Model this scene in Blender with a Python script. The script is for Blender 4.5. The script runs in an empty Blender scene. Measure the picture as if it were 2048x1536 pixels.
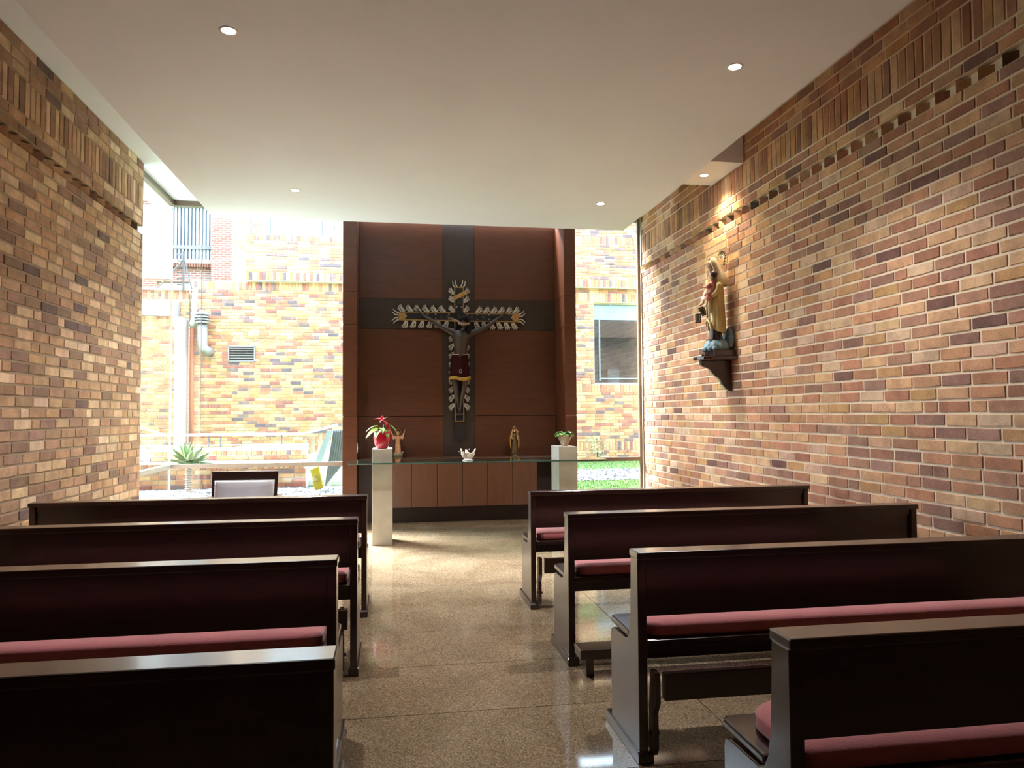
import bpy, bmesh, math, random
from mathutils import Vector, Matrix
random.seed(7)
PI = math.pi
C = bpy.context.scene.collection
SC = bpy.context.scene

# ------------------------------------------------------------------ camera
CF, CYAW, CPIT, CROL, CH = 1490.92, math.radians(9.0864), math.radians(2.2806), math.radians(-0.3768), 1.3794
fw = Vector((math.sin(CYAW)*math.cos(CPIT), math.cos(CYAW)*math.cos(CPIT), math.sin(CPIT)))
rt = Vector((math.cos(CYAW), -math.sin(CYAW), 0)); up = rt.cross(fw)
c_, s_ = math.cos(CROL), math.sin(CROL)
RR, UU = c_*rt + s_*up, -s_*rt + c_*up
cam = bpy.data.cameras.new('camera'); co = bpy.data.objects.new('camera', cam); C.objects.link(co)
m = Matrix((RR, UU, -fw)).transposed().to_4x4(); m.translation = (0, 0, CH); co.matrix_world = m
cam.sensor_fit = 'HORIZONTAL'; cam.sensor_width = 36; cam.lens = CF/2048*36; cam.clip_start = .02; cam.clip_end = 400
SC.camera = co
def pix(x, y, z):
    d = Vector((x, y, z-CH)); w = d.dot(fw)
    if w < .3: return None
    return (1024+CF*d.dot(RR)/w, 768-CF*d.dot(UU)/w, w)

# ------------------------------------------------------------------ world and exposure
W = bpy.data.worlds.new('sky'); SC.world = W; W.use_nodes = True
nt = W.node_tree; bg = nt.nodes['Background']
tc = nt.nodes.new('ShaderNodeTexCoord'); sx = nt.nodes.new('ShaderNodeSeparateXYZ'); rp = nt.nodes.new('ShaderNodeValToRGB')
nt.links.new(tc.outputs['Generated'], sx.inputs[0]); nt.links.new(sx.outputs['Z'], rp.inputs[0]); nt.links.new(rp.outputs[0], bg.inputs[0])
rp.color_ramp.elements[0].color = (.76, .88, 1, 1); rp.color_ramp.elements[1].color = (.56, .76, 1, 1); rp.color_ramp.elements[1].position = .8
bg.inputs[1].default_value = 15
SC.view_settings.view_transform = 'Standard'; SC.view_settings.look = 'None'
SC.view_settings.gamma = 1; SC.view_settings.use_curve_mapping = False
SC.view_settings.exposure = 0.0
try:
    SC.cycles.use_denoising = True; SC.cycles.max_bounces = 10; SC.cycles.diffuse_bounces = 5; SC.cycles.glossy_bounces = 4
    SC.cycles.transparent_max_bounces = 12; SC.cycles.sample_clamp_indirect = 8; SC.cycles.caustics_reflective = False; SC.cycles.caustics_refractive = False
except Exception: pass
SPOT_W, SPOT_COL = 210, (1, .98, .96)
sl_ = bpy.data.lights.new('hazy_sun', 'SUN'); sl_.energy = 75; sl_.angle = math.radians(32); sl_.color = (.94, .97, 1)
so_ = bpy.data.objects.new('hazy_sun', sl_); C.objects.link(so_); so_.rotation_euler = Vector((.75, -.60, -1.0)).to_track_quat('-Z', 'Y').to_euler()

# ------------------------------------------------------------------ helpers
def lin(h):
    if isinstance(h, str):
        v = [int(h[i:i+2], 16)/255 for i in (0, 2, 4)]
        return tuple(x/12.92 if x <= .04045 else ((x+.055)/1.055)**2.4 for x in v)
    return h
def mat(name, col, rough=.5, metal=0, spec=.5, coat=0, bump=0, bscale=40, var=0, vscale=8, stretch=None, sheen=0, col2=None, ior=None, emit=None, trans=0, subs=0, coat_rough=.1):
    M = bpy.data.materials.new(name); M.use_nodes = True; t = M.node_tree; b = t.nodes['Principled BSDF']
    col = lin(col)
    b.inputs['Base Color'].default_value = (*col, 1); b.inputs['Roughness'].default_value = rough; b.inputs['Metallic'].default_value = metal
    b.inputs['Specular IOR Level'].default_value = spec; b.inputs['Coat Weight'].default_value = coat; b.inputs['Coat Roughness'].default_value = coat_rough
    if ior: b.inputs['IOR'].default_value = ior
    if sheen: b.inputs['Sheen Weight'].default_value = sheen
    if trans: b.inputs['Transmission Weight'].default_value = trans
    if subs: b.inputs['Subsurface Weight'].default_value = subs
    if emit: b.inputs['Emission Color'].default_value = (*emit[0], 1); b.inputs['Emission Strength'].default_value = emit[1]
    if var or bump:
        tcn = t.nodes.new('ShaderNodeTexCoord'); mp = t.nodes.new('ShaderNodeMapping'); t.links.new(tcn.outputs['Object'], mp.inputs[0])
        if stretch: mp.inputs['Scale'].default_value = stretch
    if var:
        n = t.nodes.new('ShaderNodeTexNoise'); n.inputs['Scale'].default_value = vscale; n.inputs['Detail'].default_value = 5; t.links.new(mp.outputs[0], n.inputs[0])
        r = t.nodes.new('ShaderNodeValToRGB'); c2 = lin(col2) if col2 else tuple(x*(1-var) for x in col)
        r.color_ramp.elements[0].color = (*c2, 1); r.color_ramp.elements[1].color = (*(col if col2 else tuple(min(1, x*(1+var)) for x in col)), 1)
        r.color_ramp.elements[0].position = .3; r.color_ramp.elements[1].position = .7
        t.links.new(n.outputs[0], r.inputs[0]); t.links.new(r.outputs[0], b.inputs['Base Color'])
    if bump:
        n2 = t.nodes.new('ShaderNodeTexNoise'); n2.inputs['Scale'].default_value = bscale; n2.inputs['Detail'].default_value = 4; t.links.new(mp.outputs[0], n2.inputs[0])
        bp = t.nodes.new('ShaderNodeBump'); bp.inputs['Strength'].default_value = bump; bp.inputs['Distance'].default_value = .01
        t.links.new(n2.outputs[0], bp.inputs['Height']); t.links.new(bp.outputs[0], b.inputs['Normal'])
    return M
def glass_mat(name, tint, f0=.05, refl=1.0):
    M = bpy.data.materials.new(name); M.use_nodes = True; t = M.node_tree
    for n in list(t.nodes): t.nodes.remove(n)
    o = t.nodes.new('ShaderNodeOutputMaterial'); mx = t.nodes.new('ShaderNodeMixShader'); tr = t.nodes.new('ShaderNodeBsdfTransparent'); gl = t.nodes.new('ShaderNodeBsdfGlossy')
    lw_ = t.nodes.new('ShaderNodeLayerWeight'); lw_.inputs[0].default_value = .5
    pw = t.nodes.new('ShaderNodeMath'); pw.operation = 'POWER'; pw.inputs[1].default_value = 5; t.links.new(lw_.outputs['Facing'], pw.inputs[0])
    fr = t.nodes.new('ShaderNodeMath'); fr.operation = 'MULTIPLY_ADD'; fr.inputs[1].default_value = .93; fr.inputs[2].default_value = f0; t.links.new(pw.outputs[0], fr.inputs[0])
    tr.inputs[0].default_value = (*tint, 1); gl.inputs['Roughness'].default_value = .0; gl.inputs[0].default_value = (refl, refl, refl, 1)
    t.links.new(fr.outputs[0], mx.inputs[0]); t.links.new(tr.outputs[0], mx.inputs[1]); t.links.new(gl.outputs[0], mx.inputs[2]); t.links.new(mx.outputs[0], o.inputs[0])
    return M
def brick_mat(name, obj_col, dark=.55, scale=9.0):
    M = bpy.data.materials.new(name); M.use_nodes = True; t = M.node_tree; b = t.nodes['Principled BSDF']; b.inputs['Roughness'].default_value = .85; b.inputs['Specular IOR Level'].default_value = .25
    if obj_col: a = t.nodes.new('ShaderNodeObjectInfo'); co_ = a.outputs['Color']
    else: a = t.nodes.new('ShaderNodeAttribute'); a.attribute_name = 'Col'; co_ = a.outputs['Color']
    g = t.nodes.new('ShaderNodeNewGeometry')
    n = t.nodes.new('ShaderNodeTexNoise'); n.inputs['Scale'].default_value = scale; n.inputs['Detail'].default_value = 3; t.links.new(g.outputs['Position'], n.inputs[0])
    r = t.nodes.new('ShaderNodeValToRGB'); r.color_ramp.elements[0].position = .36; r.color_ramp.elements[0].color = (dark, dark*.93, dark*.92, 1)
    r.color_ramp.elements[1].position = .62; r.color_ramp.elements[1].color = (1.08, 1.05, 1, 1); t.links.new(n.outputs[0], r.inputs[0])
    mx = t.nodes.new('ShaderNodeMix'); mx.data_type = 'RGBA'; mx.blend_type = 'MULTIPLY'; mx.inputs[0].default_value = .5
    t.links.new(co_, mx.inputs[6]); t.links.new(r.outputs[0], mx.inputs[7])
    n3 = t.nodes.new('ShaderNodeTexNoise'); n3.inputs['Scale'].default_value = 90; n3.inputs['Detail'].default_value = 3; t.links.new(g.outputs['Position'], n3.inputs[0])
    mx2 = t.nodes.new('ShaderNodeMix'); mx2.data_type = 'RGBA'; mx2.blend_type = 'SOFT_LIGHT'; mx2.inputs[0].default_value = .45
    t.links.new(mx.outputs[2], mx2.inputs[6]); t.links.new(n3.outputs[0], mx2.inputs[7]); t.links.new(mx2.outputs[2], b.inputs['Base Color'])
    bp = t.nodes.new('ShaderNodeBump'); bp.inputs['Strength'].default_value = .45; bp.inputs['Distance'].default_value = .004
    t.links.new(n3.outputs[0], bp.inputs['Height']); t.links.new(bp.outputs[0], b.inputs['Normal'])
    return M

def tag(o, label=None, cat=None, group=None, kind=None):
    if label: o['label'] = label
    if cat: o['category'] = cat
    if group: o['group'] = group
    if kind: o['kind'] = kind
    return o
def empty(name, loc=(0, 0, 0), rz=0, **k):
    o = bpy.data.objects.new(name, None); o.empty_display_size = .1; C.objects.link(o); o.location = loc; o.rotation_euler = (0, 0, rz)
    return tag(o, **k)
class MB:
    def __init__(s): s.v = []; s.f = []; s.c = []
    def add(s, vs, fs, col=None):
        n = len(s.v); s.v += [tuple(x) for x in vs]; s.f += [[i+n for i in f] for f in fs]
        s.c += [col]*len(fs); return s
    def box(s, x0, x1, y0, y1, z0, z1, M=None, col=None):
        vs = [Vector((x, y, z)) for z in (z0, z1) for y in (y0, y1) for x in (x0, x1)]
        if M: vs = [M @ v for v in vs]
        return s.add(vs, [(0, 2, 3, 1), (4, 5, 7, 6), (0, 1, 5, 4), (2, 6, 7, 3), (0, 4, 6, 2), (1, 3, 7, 5)], col)
    def prism(s, poly, a, b, axis='x', M=None):
        n = len(poly)
        def P(t, u, v): return {'x': (t, u, v), 'y': (u, t, v), 'z': (u, v, t)}[axis]
        vs = [Vector(P(a, *p)) for p in poly]+[Vector(P(b, *p)) for p in poly]
        if M: vs = [M @ v for v in vs]
        return s.add(vs, [list(range(n))[::-1], list(range(n, 2*n))]+[(i, (i+1) % n, n+(i+1) % n, n+i) for i in range(n)])
    def tube(s, path, r, n=8, caps=True, flat=1):
        path = [Vector(p) for p in path]; rs = r if isinstance(r, (list, tuple)) else [r]*len(path); vs = []; pu = None
        for i, p in enumerate(path):
            d = (path[min(i+1, len(path)-1)]-path[max(i-1, 0)]).normalized()
            u = (pu-d*pu.dot(d)) if pu else d.cross(Vector((0, 0, 1)) if abs(d.z) < .9 else Vector((0, 1, 0)))
            if u.length < 1e-6: u = d.orthogonal()
            u.normalize(); pu = u; w = d.cross(u)
            for k in range(n):
                a = 2*PI*k/n; vs.append(p+(u*math.cos(a)+w*math.sin(a)*flat)*rs[i])
        fs = [(i*n+k, i*n+(k+1) % n, (i+1)*n+(k+1) % n, (i+1)*n+k) for i in range(len(path)-1) for k in range(n)]
        if caps: fs += [list(range(n))[::-1], [(len(path)-1)*n+k for k in range(n)]]
        return s.add(vs, fs)
    def lathe(s, prof, n=24, c=(0, 0), sx=1, sy=1, fold=0, nf=8, caps=True, ph=0, shift=None):
        vs = []
        for j, (r, z) in enumerate(prof):
            ox, oy = shift(z) if shift else (0, 0)
            for k in range(n):
                a = 2*PI*k/n; q = r*(1+fold*math.cos(nf*a+ph+z*3))
                vs.append((c[0]+ox+q*math.cos(a)*sx, c[1]+oy+q*math.sin(a)*sy, z))
        fs = [(i*n+k, i*n+(k+1) % n, (i+1)*n+(k+1) % n, (i+1)*n+k) for i in range(len(prof)-1) for k in range(n)]
        if caps: fs += [list(range(n))[::-1], [(len(prof)-1)*n+k for k in range(n)]]
        return s.add(vs, fs)
    def ball(s, c, r, n=12, sc=(1, 1, 1), M=None):
        vs = []; m_ = n//2
        for j in range(m_+1):
            t = PI*j/m_
            for k in range(n):
                a = 2*PI*k/n; v = Vector((math.sin(t)*math.cos(a)*sc[0]*r, math.sin(t)*math.sin(a)*sc[1]*r, -math.cos(t)*sc[2]*r))
                if M: v = M @ v
                vs.append(v+Vector(c))
        return s.add(vs, [(i*n+k, i*n+(k+1) % n, (i+1)*n+(k+1) % n, (i+1)*n+k) for i in range(m_) for k in range(n)])
    def ring(s, c, R, r, n=20, m_=6, M=None, a0=0, a1=2*PI, sz=1):
        path = []
        for i in range(n+1):
            a = a0+(a1-a0)*i/n; v = Vector((R*math.cos(a), 0, R*sz*math.sin(a)))
            if M: v = M @ v
            path.append(v+Vector(c))
        return s.tube(path, r, m_)
    def build(s, name, m_, parent=None, smooth=False, bevel=0, **k):
        me = bpy.data.meshes.new(name); me.from_pydata(s.v, [], s.f); me.update()
        if any(x is not None for x in s.c):
            at = me.color_attributes.new('Col', 'FLOAT_COLOR', 'CORNER'); dat = []
            for f, x in zip(s.f, s.c):
                for _ in f: dat += [*(x or (1, 1, 1)), 1]
            at.data.foreach_set('color', dat)
        bm = bmesh.new(); bm.from_mesh(me); bmesh.ops.remove_doubles(bm, verts=bm.verts, dist=1e-6) if smooth else None
        bmesh.ops.recalc_face_normals(bm, faces=bm.faces); bm.to_mesh(me); bm.free()
        me.materials.append(m_)
        if smooth: me.polygons.foreach_set('use_smooth', [True]*len(me.polygons))
        o = bpy.data.objects.new(name, me); C.objects.link(o)
        if parent: o.parent = parent
        if bevel:
            b = o.modifiers.new('bevel', 'BEVEL'); b.width = bevel; b.segments = 2; b.limit_method = 'ANGLE'; b.angle_limit = math.radians(40)
        return tag(o, **k)
def children(o, al): return [x for x in al if x.parent == o]
def copy_tree(o):
    al = list(SC.objects)
    def rec(o_, p):
        c = o_.copy(); C.objects.link(c); c.parent = p
        for ch in children(o_, al): rec(ch, c)
        return c
    return rec(o, None)
def skin(name, V, E_, R_, m_, parent=None, root=0, sub=2, **k):
    me = bpy.data.meshes.new('tmp'); me.from_pydata(V, E_, []); o = bpy.data.objects.new('tmp', me); C.objects.link(o)
    o.modifiers.new('skin', 'SKIN'); ss = o.modifiers.new('sub', 'SUBSURF'); ss.levels = sub; ss.render_levels = sub
    sd = me.skin_vertices[0].data
    for i, r in enumerate(R_): sd[i].radius = r if isinstance(r, tuple) else (r, r); sd[i].use_root = (i == root)
    dg = bpy.context.evaluated_depsgraph_get(); dg.update()
    nm = bpy.data.meshes.new_from_object(o.evaluated_get(dg)); bpy.data.objects.remove(o); nm.name = name
    nm.materials.clear(); nm.materials.append(m_); nm.polygons.foreach_set('use_smooth', [True]*len(nm.polygons))
    q = bpy.data.objects.new(name, nm); C.objects.link(q)
    if parent: q.parent = parent
    return tag(q, **k)
def chain(V, E_, R_, pts, start=None):
    prev = start
    for p, r in pts:
        V.append(p); R_.append(r); i = len(V)-1
        if prev is not None: E_.append((prev, i))
        prev = i
    return prev

# ------------------------------------------------------------------ materials
M_white = mat('white_plaster', (.81, .845, .92), .7, bump=.05, bscale=60, var=.02, vscale=1.5)
M_box = mat('painted_box', (.60, .57, .52), .7)
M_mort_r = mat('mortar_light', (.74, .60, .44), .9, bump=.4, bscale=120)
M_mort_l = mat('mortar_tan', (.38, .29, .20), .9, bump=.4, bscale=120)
M_mort_x = mat('mortar_white', (.72, .70, .66), .9)
M_bk_o = brick_mat('brick_single', True); M_bk_m = brick_mat('brick_mass', False)
M_wood = mat('mahogany', (.026, .0075, .0045), .30, coat=.65, coat_rough=.12, spec=.5, var=.35, vscale=5, stretch=(1, 8, 8), bump=.03, bscale=60)
M_wall = mat('wall_veneer', (.095, .028, .009), .42, coat=.12, var=.16, vscale=3, stretch=(1.2, 4, 9))
M_band = mat('dark_veneer', (.036, .021, .013), .5, coat=.1, var=.12, vscale=3, stretch=(6, 6, 1))
M_door = mat('cabinet_veneer', (.115, .045, .022), .4, coat=.1, var=.12, vscale=3, stretch=(6, 6, 1))
M_toe = mat('toe_veneer', (.035, .014, .011), .5)
M_pink = mat('dusty_pink_velvet', (.50, .135, .145), .85, sheen=.4, bump=.15, bscale=150, var=.1, vscale=6)
M_grey = mat('grey_leather', (.62, .63, .70), .4, bump=.12, bscale=12)
M_stone = mat('travertine', (.43, .40, .34), .55, var=.10, vscale=7, bump=.06, bscale=30)
M_glass = glass_mat('window_glass', (.95, .97, .96))
M_tglass = glass_mat('table_glass', (.66, .76, .72))
M_edge = mat('glass_edge', (.02, .07, .06), .1, spec=.8)
M_frame = mat('bronze_aluminium', (.20, .165, .125), .4, metal=.6)
M_frame_l = mat('grey_aluminium', (.42, .38, .34), .4, metal=.3)
M_steel = mat('brushed_steel', (.38, .40, .41), .35, metal=.7)
M_dk = mat('near_black', (.012, .012, .014), .5)

# granite floor
def granite():
    M = bpy.data.materials.new('polished_granite'); M.use_nodes = True; t = M.node_tree; b = t.nodes['Principled BSDF']
    g = t.nodes.new('ShaderNodeNewGeometry')
    v = t.nodes.new('ShaderNodeTexVoronoi'); v.inputs['Scale'].default_value = 240; t.links.new(g.outputs['Position'], v.inputs[0])
    sp = t.nodes.new('ShaderNodeSeparateColor'); t.links.new(v.outputs['Color'], sp.inputs[0])
    r = t.nodes.new('ShaderNodeValToRGB'); e = r.color_ramp; e.elements[0].color = (.10, .07, .045, 1); e.elements[1].color = (.46, .37, .27, 1)
    x = e.elements.new(.3); x.color = (.22, .160, .100, 1); x = e.elements.new(.72); x.color = (.29, .215, .14, 1)
    t.links.new(sp.outputs[0], r.inputs[0])
    n = t.nodes.new('ShaderNodeTexNoise'); n.inputs['Scale'].default_value = 1.6; n.inputs['Detail'].default_value = 4; n.inputs['Distortion'].default_value = 1.5; t.links.new(g.outputs['Position'], n.inputs[0])
    r2 = t.nodes.new('ShaderNodeValToRGB'); r2.color_ramp.elements[0].position = .38; r2.color_ramp.elements[0].color = (.86, .82, .76, 1); r2.color_ramp.elements[1].position = .62; r2.color_ramp.elements[1].color = (1.1, 1.08, 1.05, 1)
    t.links.new(n.outputs[0], r2.inputs[0])
    mx = t.nodes.new('ShaderNodeMix'); mx.data_type = 'RGBA'; mx.blend_type = 'MULTIPLY'; mx.inputs[0].default_value = 1
    t.links.new(r.outputs[0], mx.inputs[6]); t.links.new(r2.outputs[0], mx.inputs[7]); t.links.new(mx.outputs[2], b.inputs['Base Color'])
    b.inputs['Roughness'].default_value = .08; b.inputs['IOR'].default_value = 1.62; b.inputs['Specular IOR Level'].default_value = .6
    return M
M_floor = granite()

# ------------------------------------------------------------------ bricks
PAL_R = [('c69d78', 5), ('bb8c6c', 5), ('ae7d62', 5), ('a2735c', 4), ('b98f64', 3), ('cba682', 3), ('8f6b5c', 2), ('73544c', .7), ('a97f69', 4), ('9c7868', 2.5), ('c8a88c', 3)]
PAL_L = [('b79a76', 5), ('ab8b68', 5), ('a07e5e', 5), ('947458', 4), ('8b6c52', 3), ('c2a685', 2), ('7c614e', 2), ('665148', 1), ('a5835f', 3), ('90705c', 2)]
PAL_X = [('a8835a', 5), ('a27850', 5), ('986a4c', 4), ('92604a', 3), ('a88a62', 4), ('84564a', 2), ('6e5a56', 1.4), ('5c5052', .8), ('ac9068', 4)]
PAL_D = [('4a3a32', 2), ('5a463a', 2), ('6a5140', 2), ('7d6452', 2), ('8f7254', 1), ('4f4440', 1)]
def pick(pal):
    c = random.choices([p[0] for p in pal], [p[1] for p in pal])[0]; c = lin(c); k = random.uniform(.90, 1.1)*(1.45 if pal is PAL_L else 1.03 if pal is PAL_R else 1.35)
    if pal is PAL_L: c = (c[0], c[1]*1.06, c[2]*1.2)
    if pal is PAL_X: c = (c[0]*1.03, c[1]*1.07, c[2]*1.15)
    return tuple(min(.95, x*k*random.uniform(.96, 1.04)) for x in c)
def unit_brick(seed, jag=.035):
    rd = random.Random(seed); cx, cz = .018, .07          # chamfers as a share of length / height
    j = lambda a: rd.uniform(-a, a)
    F = [(-.5+cx+j(.006), -.5+cz+j(jag)), (0+j(.1), -.5+cz+j(jag)), (.5-cx+j(.006), -.5+cz+j(jag)), (.5-cx+j(.006), .5-cz+j(jag)), (0+j(.1), .5-cz+j(jag)), (-.5+cx+j(.006), .5-cz+j(jag))]
    B = [(-.5, -.5), (0, -.5), (.5, -.5), (.5, .5), (0, .5), (-.5, .5)]
    vs = [(x, 0, z) for x, z in F]+[(x, -.25, z) for x, z in B]+[(x, -1, z) for x, z in B]   # y 0 = face, -1 = back (scaled by depth)
    fs = [(0, 1, 2, 5), (5, 2, 3, 4)]
    fs = [(0, 1, 4, 5), (1, 2, 3, 4)]+[(i, 6+i, 6+(i+1) % 6, (i+1) % 6) for i in range(6)]+[(6+i, 12+i, 12+(i+1) % 6, 6+(i+1) % 6) for i in range(6)]
    return vs, fs
UB = [unit_brick(i) for i in range(8)]
UBM = []
for i, (v, f) in enumerate(UB):
    me = bpy.data.meshes.new('brick'); me.from_pydata(v, [], f); me.update(); b_ = bmesh.new(); b_.from_mesh(me); bmesh.ops.recalc_face_normals(b_, faces=b_.faces); b_.to_mesh(me); b_.free()
    me.materials.append(M_bk_o); UBM.append(me)
def rows_fill(s0, s1, z0, z1, soldiers=(), saw=(), holes=(), p=.0785, L=.252, j=.011):
    """list of (s, z, len, height, kind); soldiers/saw: list of (zlow, zhigh)"""
    out = []; marks = sorted([(a, b, 'sol') for a, b in soldiers]+[(a, b, 'saw') for a, b in saw]); z = z0; segs = []
    for a, b, k in marks:
        segs.append((z, a, 'st')); segs.append((a, b, k)); z = b
    segs.append((z, z1, 'st')); ri = 0
    def put(sa, sb, za, zb, k):
        parts = [(sa, sb)]
        for (h0, h1, g0, g1) in holes:
            if zb > g0+.02 and za < g1-.02:
                np_ = []
                for a, b in parts:
                    if b <= h0 or a >= h1: np_.append((a, b)); continue
                    if a < h0: np_.append((a, h0))
                    if b > h1: np_.append((h1, b))
                parts = np_
        for a, b in parts:
            if b-a > .025: out.append(((a+b)/2, (za+zb)/2, b-a-j, zb-za-j, k))
    for a, b, k in segs:
        if b-a < .02: continue
        if k == 'st':
            n = max(1, round((b-a)/p)); h = (b-a)/n
            for i in range(n):
                ri += 1; s = s0-random.uniform(.02, .05)-(ri % 2)*L/2
                while s < s1:
                    l = L*random.uniform(.95, 1.05) if random.random() > .10 else L*.5
                    aa, bb = max(s, s0), min(s+l, s1)
                    if bb-aa > .03: put(aa, bb, a+i*h, a+(i+1)*h, 'st')
                    s += l
        elif k == 'sol':
            s = s0
            while s < s1-.03: put(s, min(s+.0785, s1), a, b, 'sol'); s += .0785
        else:
            s = s0
            while s < s1-.1: put(s, s+.17, a, b, 'saw'); s += .17
    return out
def brick_wall(parent, items, org, sd, nd, pal, nsingle=300, vis=None, depth=.05, matm=None):
    """org + s*sd + z*Z ; nd = outward normal"""
    org, sd, nd = Vector(org), Vector(sd), Vector(nd); Z = Vector((0, 0, 1)); sc = []
    for it in items:
        s, z, l, h, k = it; P = org+sd*s+Z*z; a = pix(*(P-sd*l/2-Z*h/2)); b = pix(*(P+sd*l/2+Z*h/2)); q = 0
        if a and b:
            x, y = (a[0]+b[0])/2, (a[1]+b[1])/2
            if -10 < x < 2058 and -10 < y < 1400 and (vis is None or vis(x, y)): q = abs((a[0]-b[0]))*h*CF/((a[2]+b[2])/2)
        sc.append(q if k != 'saw' else q*.5)
    order = sorted(range(len(items)), key=lambda i: -sc[i]); single = set(i for i in order[:nsingle] if sc[i] > 0)
    mb = MB(); basis = Matrix((sd, -nd, Z)).transposed()
    if basis.determinant() < 0: flip = True
    R3 = Matrix((sd, nd, Z)).transposed()
    for i, (s, z, l, h, k) in enumerate(items):
        col = pick(PAL_D if (k == 'saw' and random.random() < .15) else pal); u = random.randrange(8); dd = depth*random.uniform(.92, 1.05)
        off = random.uniform(-.0015, .0022)
        P = org+sd*s+Z*z+nd*(off)
        if k == 'saw':
            M4 = Matrix.Translation(P+nd*-.079) @ R3.to_4x4() @ Matrix.Rotation(PI/4, 4, 'Z') @ Matrix.Diagonal((.115, .115, h, 1)) @ Matrix.Translation((0, .5, 0))
        elif k == 'sol':
            M4 = Matrix.Translation(P) @ R3.to_4x4() @ Matrix.Rotation(PI/2, 4, 'Y') @ Matrix.Diagonal((h, dd, l, 1))
        else: M4 = Matrix.Translation(P) @ R3.to_4x4() @ Matrix.Diagonal((l, dd, h, 1))
        if i in single:
            o = bpy.data.objects.new('brick', UBM[u]); C.objects.link(o); o.matrix_world = M4; o.parent = parent; o.color = (*col, 1)
        else:
            mb.add([M4 @ Vector(v) for v in UB[u][0]], UB[u][1], col)
    if mb.v: mb.build('brick_courses', matm or M_bk_m, parent, kind='stuff')

# ================================================================== ROOM
XL, XR, YE, YB = -2.538, 3.270, 9.50, -3.2
ZC, ZD = 3.991, 3.491
def structure(name, mb, m_, **k): return mb.build(name, m_, None, kind='structure', **k)

# floor: slabs 0.66 deep
fl = structure('floor', MB().box(XL-.6, XR+.6, YB, 10.2, -.12, -.012), mat('grout', (.05, .035, .022), .8), label='polished brown granite slab floor of the chapel')
y0 = 3.19*1.1; xs = [XR, 1.448, -.42, XL-.12]
yy = []; y = y0
while y > YB: y -= .66
while y < 10.0: yy.append(y); y += .66
for i, y in enumerate(yy):
    for a, b in ((1.448, XR), (-.42, 1.448), (XL-.12, -.42)):
        MB().box(a+.0025, b-.0025, y+.0025, y+.66-.0025, -.02, 0).build('floor_slab', M_floor, fl)

# walls
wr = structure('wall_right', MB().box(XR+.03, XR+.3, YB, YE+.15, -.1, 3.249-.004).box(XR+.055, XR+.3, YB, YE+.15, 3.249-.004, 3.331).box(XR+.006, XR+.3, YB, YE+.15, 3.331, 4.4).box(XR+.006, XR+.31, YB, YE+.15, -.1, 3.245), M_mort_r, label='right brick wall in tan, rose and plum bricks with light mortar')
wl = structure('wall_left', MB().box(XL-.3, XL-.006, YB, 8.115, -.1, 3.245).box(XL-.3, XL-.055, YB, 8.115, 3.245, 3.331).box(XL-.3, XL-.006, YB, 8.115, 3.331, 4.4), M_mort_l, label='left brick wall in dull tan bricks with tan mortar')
it = rows_fill(-1.0, 9.46, .03, 3.99, soldiers=[(3.485, 3.736)], saw=[(3.249, 3.327)])
brick_wall(wr, it, (XR, 0, 0), (0, 1, 0), (-1, 0, 0), PAL_R, 300, vis=lambda x, y: y < 1060)
it = rows_fill(-1.0, 8.10, .03, 3.99, soldiers=[(3.485, 3.736)], saw=[(3.249, 3.327)])
brick_wall(wl, it, (XL, 0, 0), (0, 1, 0), (1, 0, 0), PAL_L, 300, vis=lambda x, y: y < 1050)
structure('wall_back', MB().box(XL-.3, XR+.3, YB-.2, YB, -.1, 4.4), mat('back_wall_paint', (.30, .22, .16), .9), label='plain wall closing the chapel behind the pews')
structure('ceiling', MB().box(XL-.3, XR+.31, YB-.2, 9.75, ZC, ZC+.3), M_white, label='upper white ceiling seen as a strip along the side walls')
cd = structure('ceiling', MB().box(-1.893, 2.640, YB, 8.25, ZD, ZC-.002), M_white, label='lowered white ceiling slab with four recessed lamps', bevel=.004)
structure('trim_1', MB().box(2.641, XR-.008, 6.50, 7.21, 3.725, ZC-.002), M_white, label='small white soffit box beside the right brick wall')
structure('trim_2', MB().box(XL-.4, XL-.1, 8.115, 9.75, 3.995, 4.2).box(XL-1.2, XL-.12, 8.0, 9.75, 4.05, 4.2), M_white, label='white eave outside the left glass corner')

structure('trim_3', MB().box(-15, -2.845, 7.6, 8.1, 0, 8).box(-3.2, 15, 9.40, 9.74, 4.32, 8).box(3.6, 15, 9.0, 9.4, 0, 4.32), mat('outer_facade_brick', (.20, .12, .075), .9), label='outer brick facade of the chapel building, out of view')  # unseen facade and wing, added to keep sky reflections off the glass
# front glazing
def bar(mb, x0, x1, y0, y1, z0, z1): mb.box(x0, x1, y0, y1, z0, z1)
w1 = empty('window_1', (0, 0, 0), kind='structure', label='frameless glass corner left of the altar niche')
XG = -2.644; GB = .2
MB().box(XG-.006, XG+.006, 8.12, YE, GB, 3.96).build('pane', M_glass, w1)
MB().box(XG+.012, -2.30, YE-.006, YE+.006, GB, 3.96).build('pane', M_glass, w1)
MB().box(-2.294, -.60, YE-.006, YE+.006, GB, 3.96).build('pane', M_glass, w1)
MB().box(XG-.03, XG+.03, 8.117, 8.16, GB-.2, 3.99).build('frame_post', M_frame_l, w1)
MB().box(XG-.03, XG+.03, 8.117, YE+.03, 3.93, 3.99).box(XG+.03, -.6, YE-.03, YE+.03, 3.93, 3.99).build('top_rail', M_frame, w1)
MB().box(XG-.028, XG+.028, 8.117, YE+.028, .749, .799).box(XG+.028, -.607, YE-.028, YE+.028, .749, .799).build('mid_rail', M_frame_l, w1)
MB().box(XG-.05, XG+.05, 8.117, YE+.05, -.02, GB).box(XG+.05, -.607, YE-.05, YE+.05, -.02, GB).build('curb', M_mort_x, w1)
MB().box(XG-.008, XG+.010, YE-.008, YE+.008, GB, 3.93).build('corner_joint', mat('clear_silicone', (.8, .82, .82), .3), w1)
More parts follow.
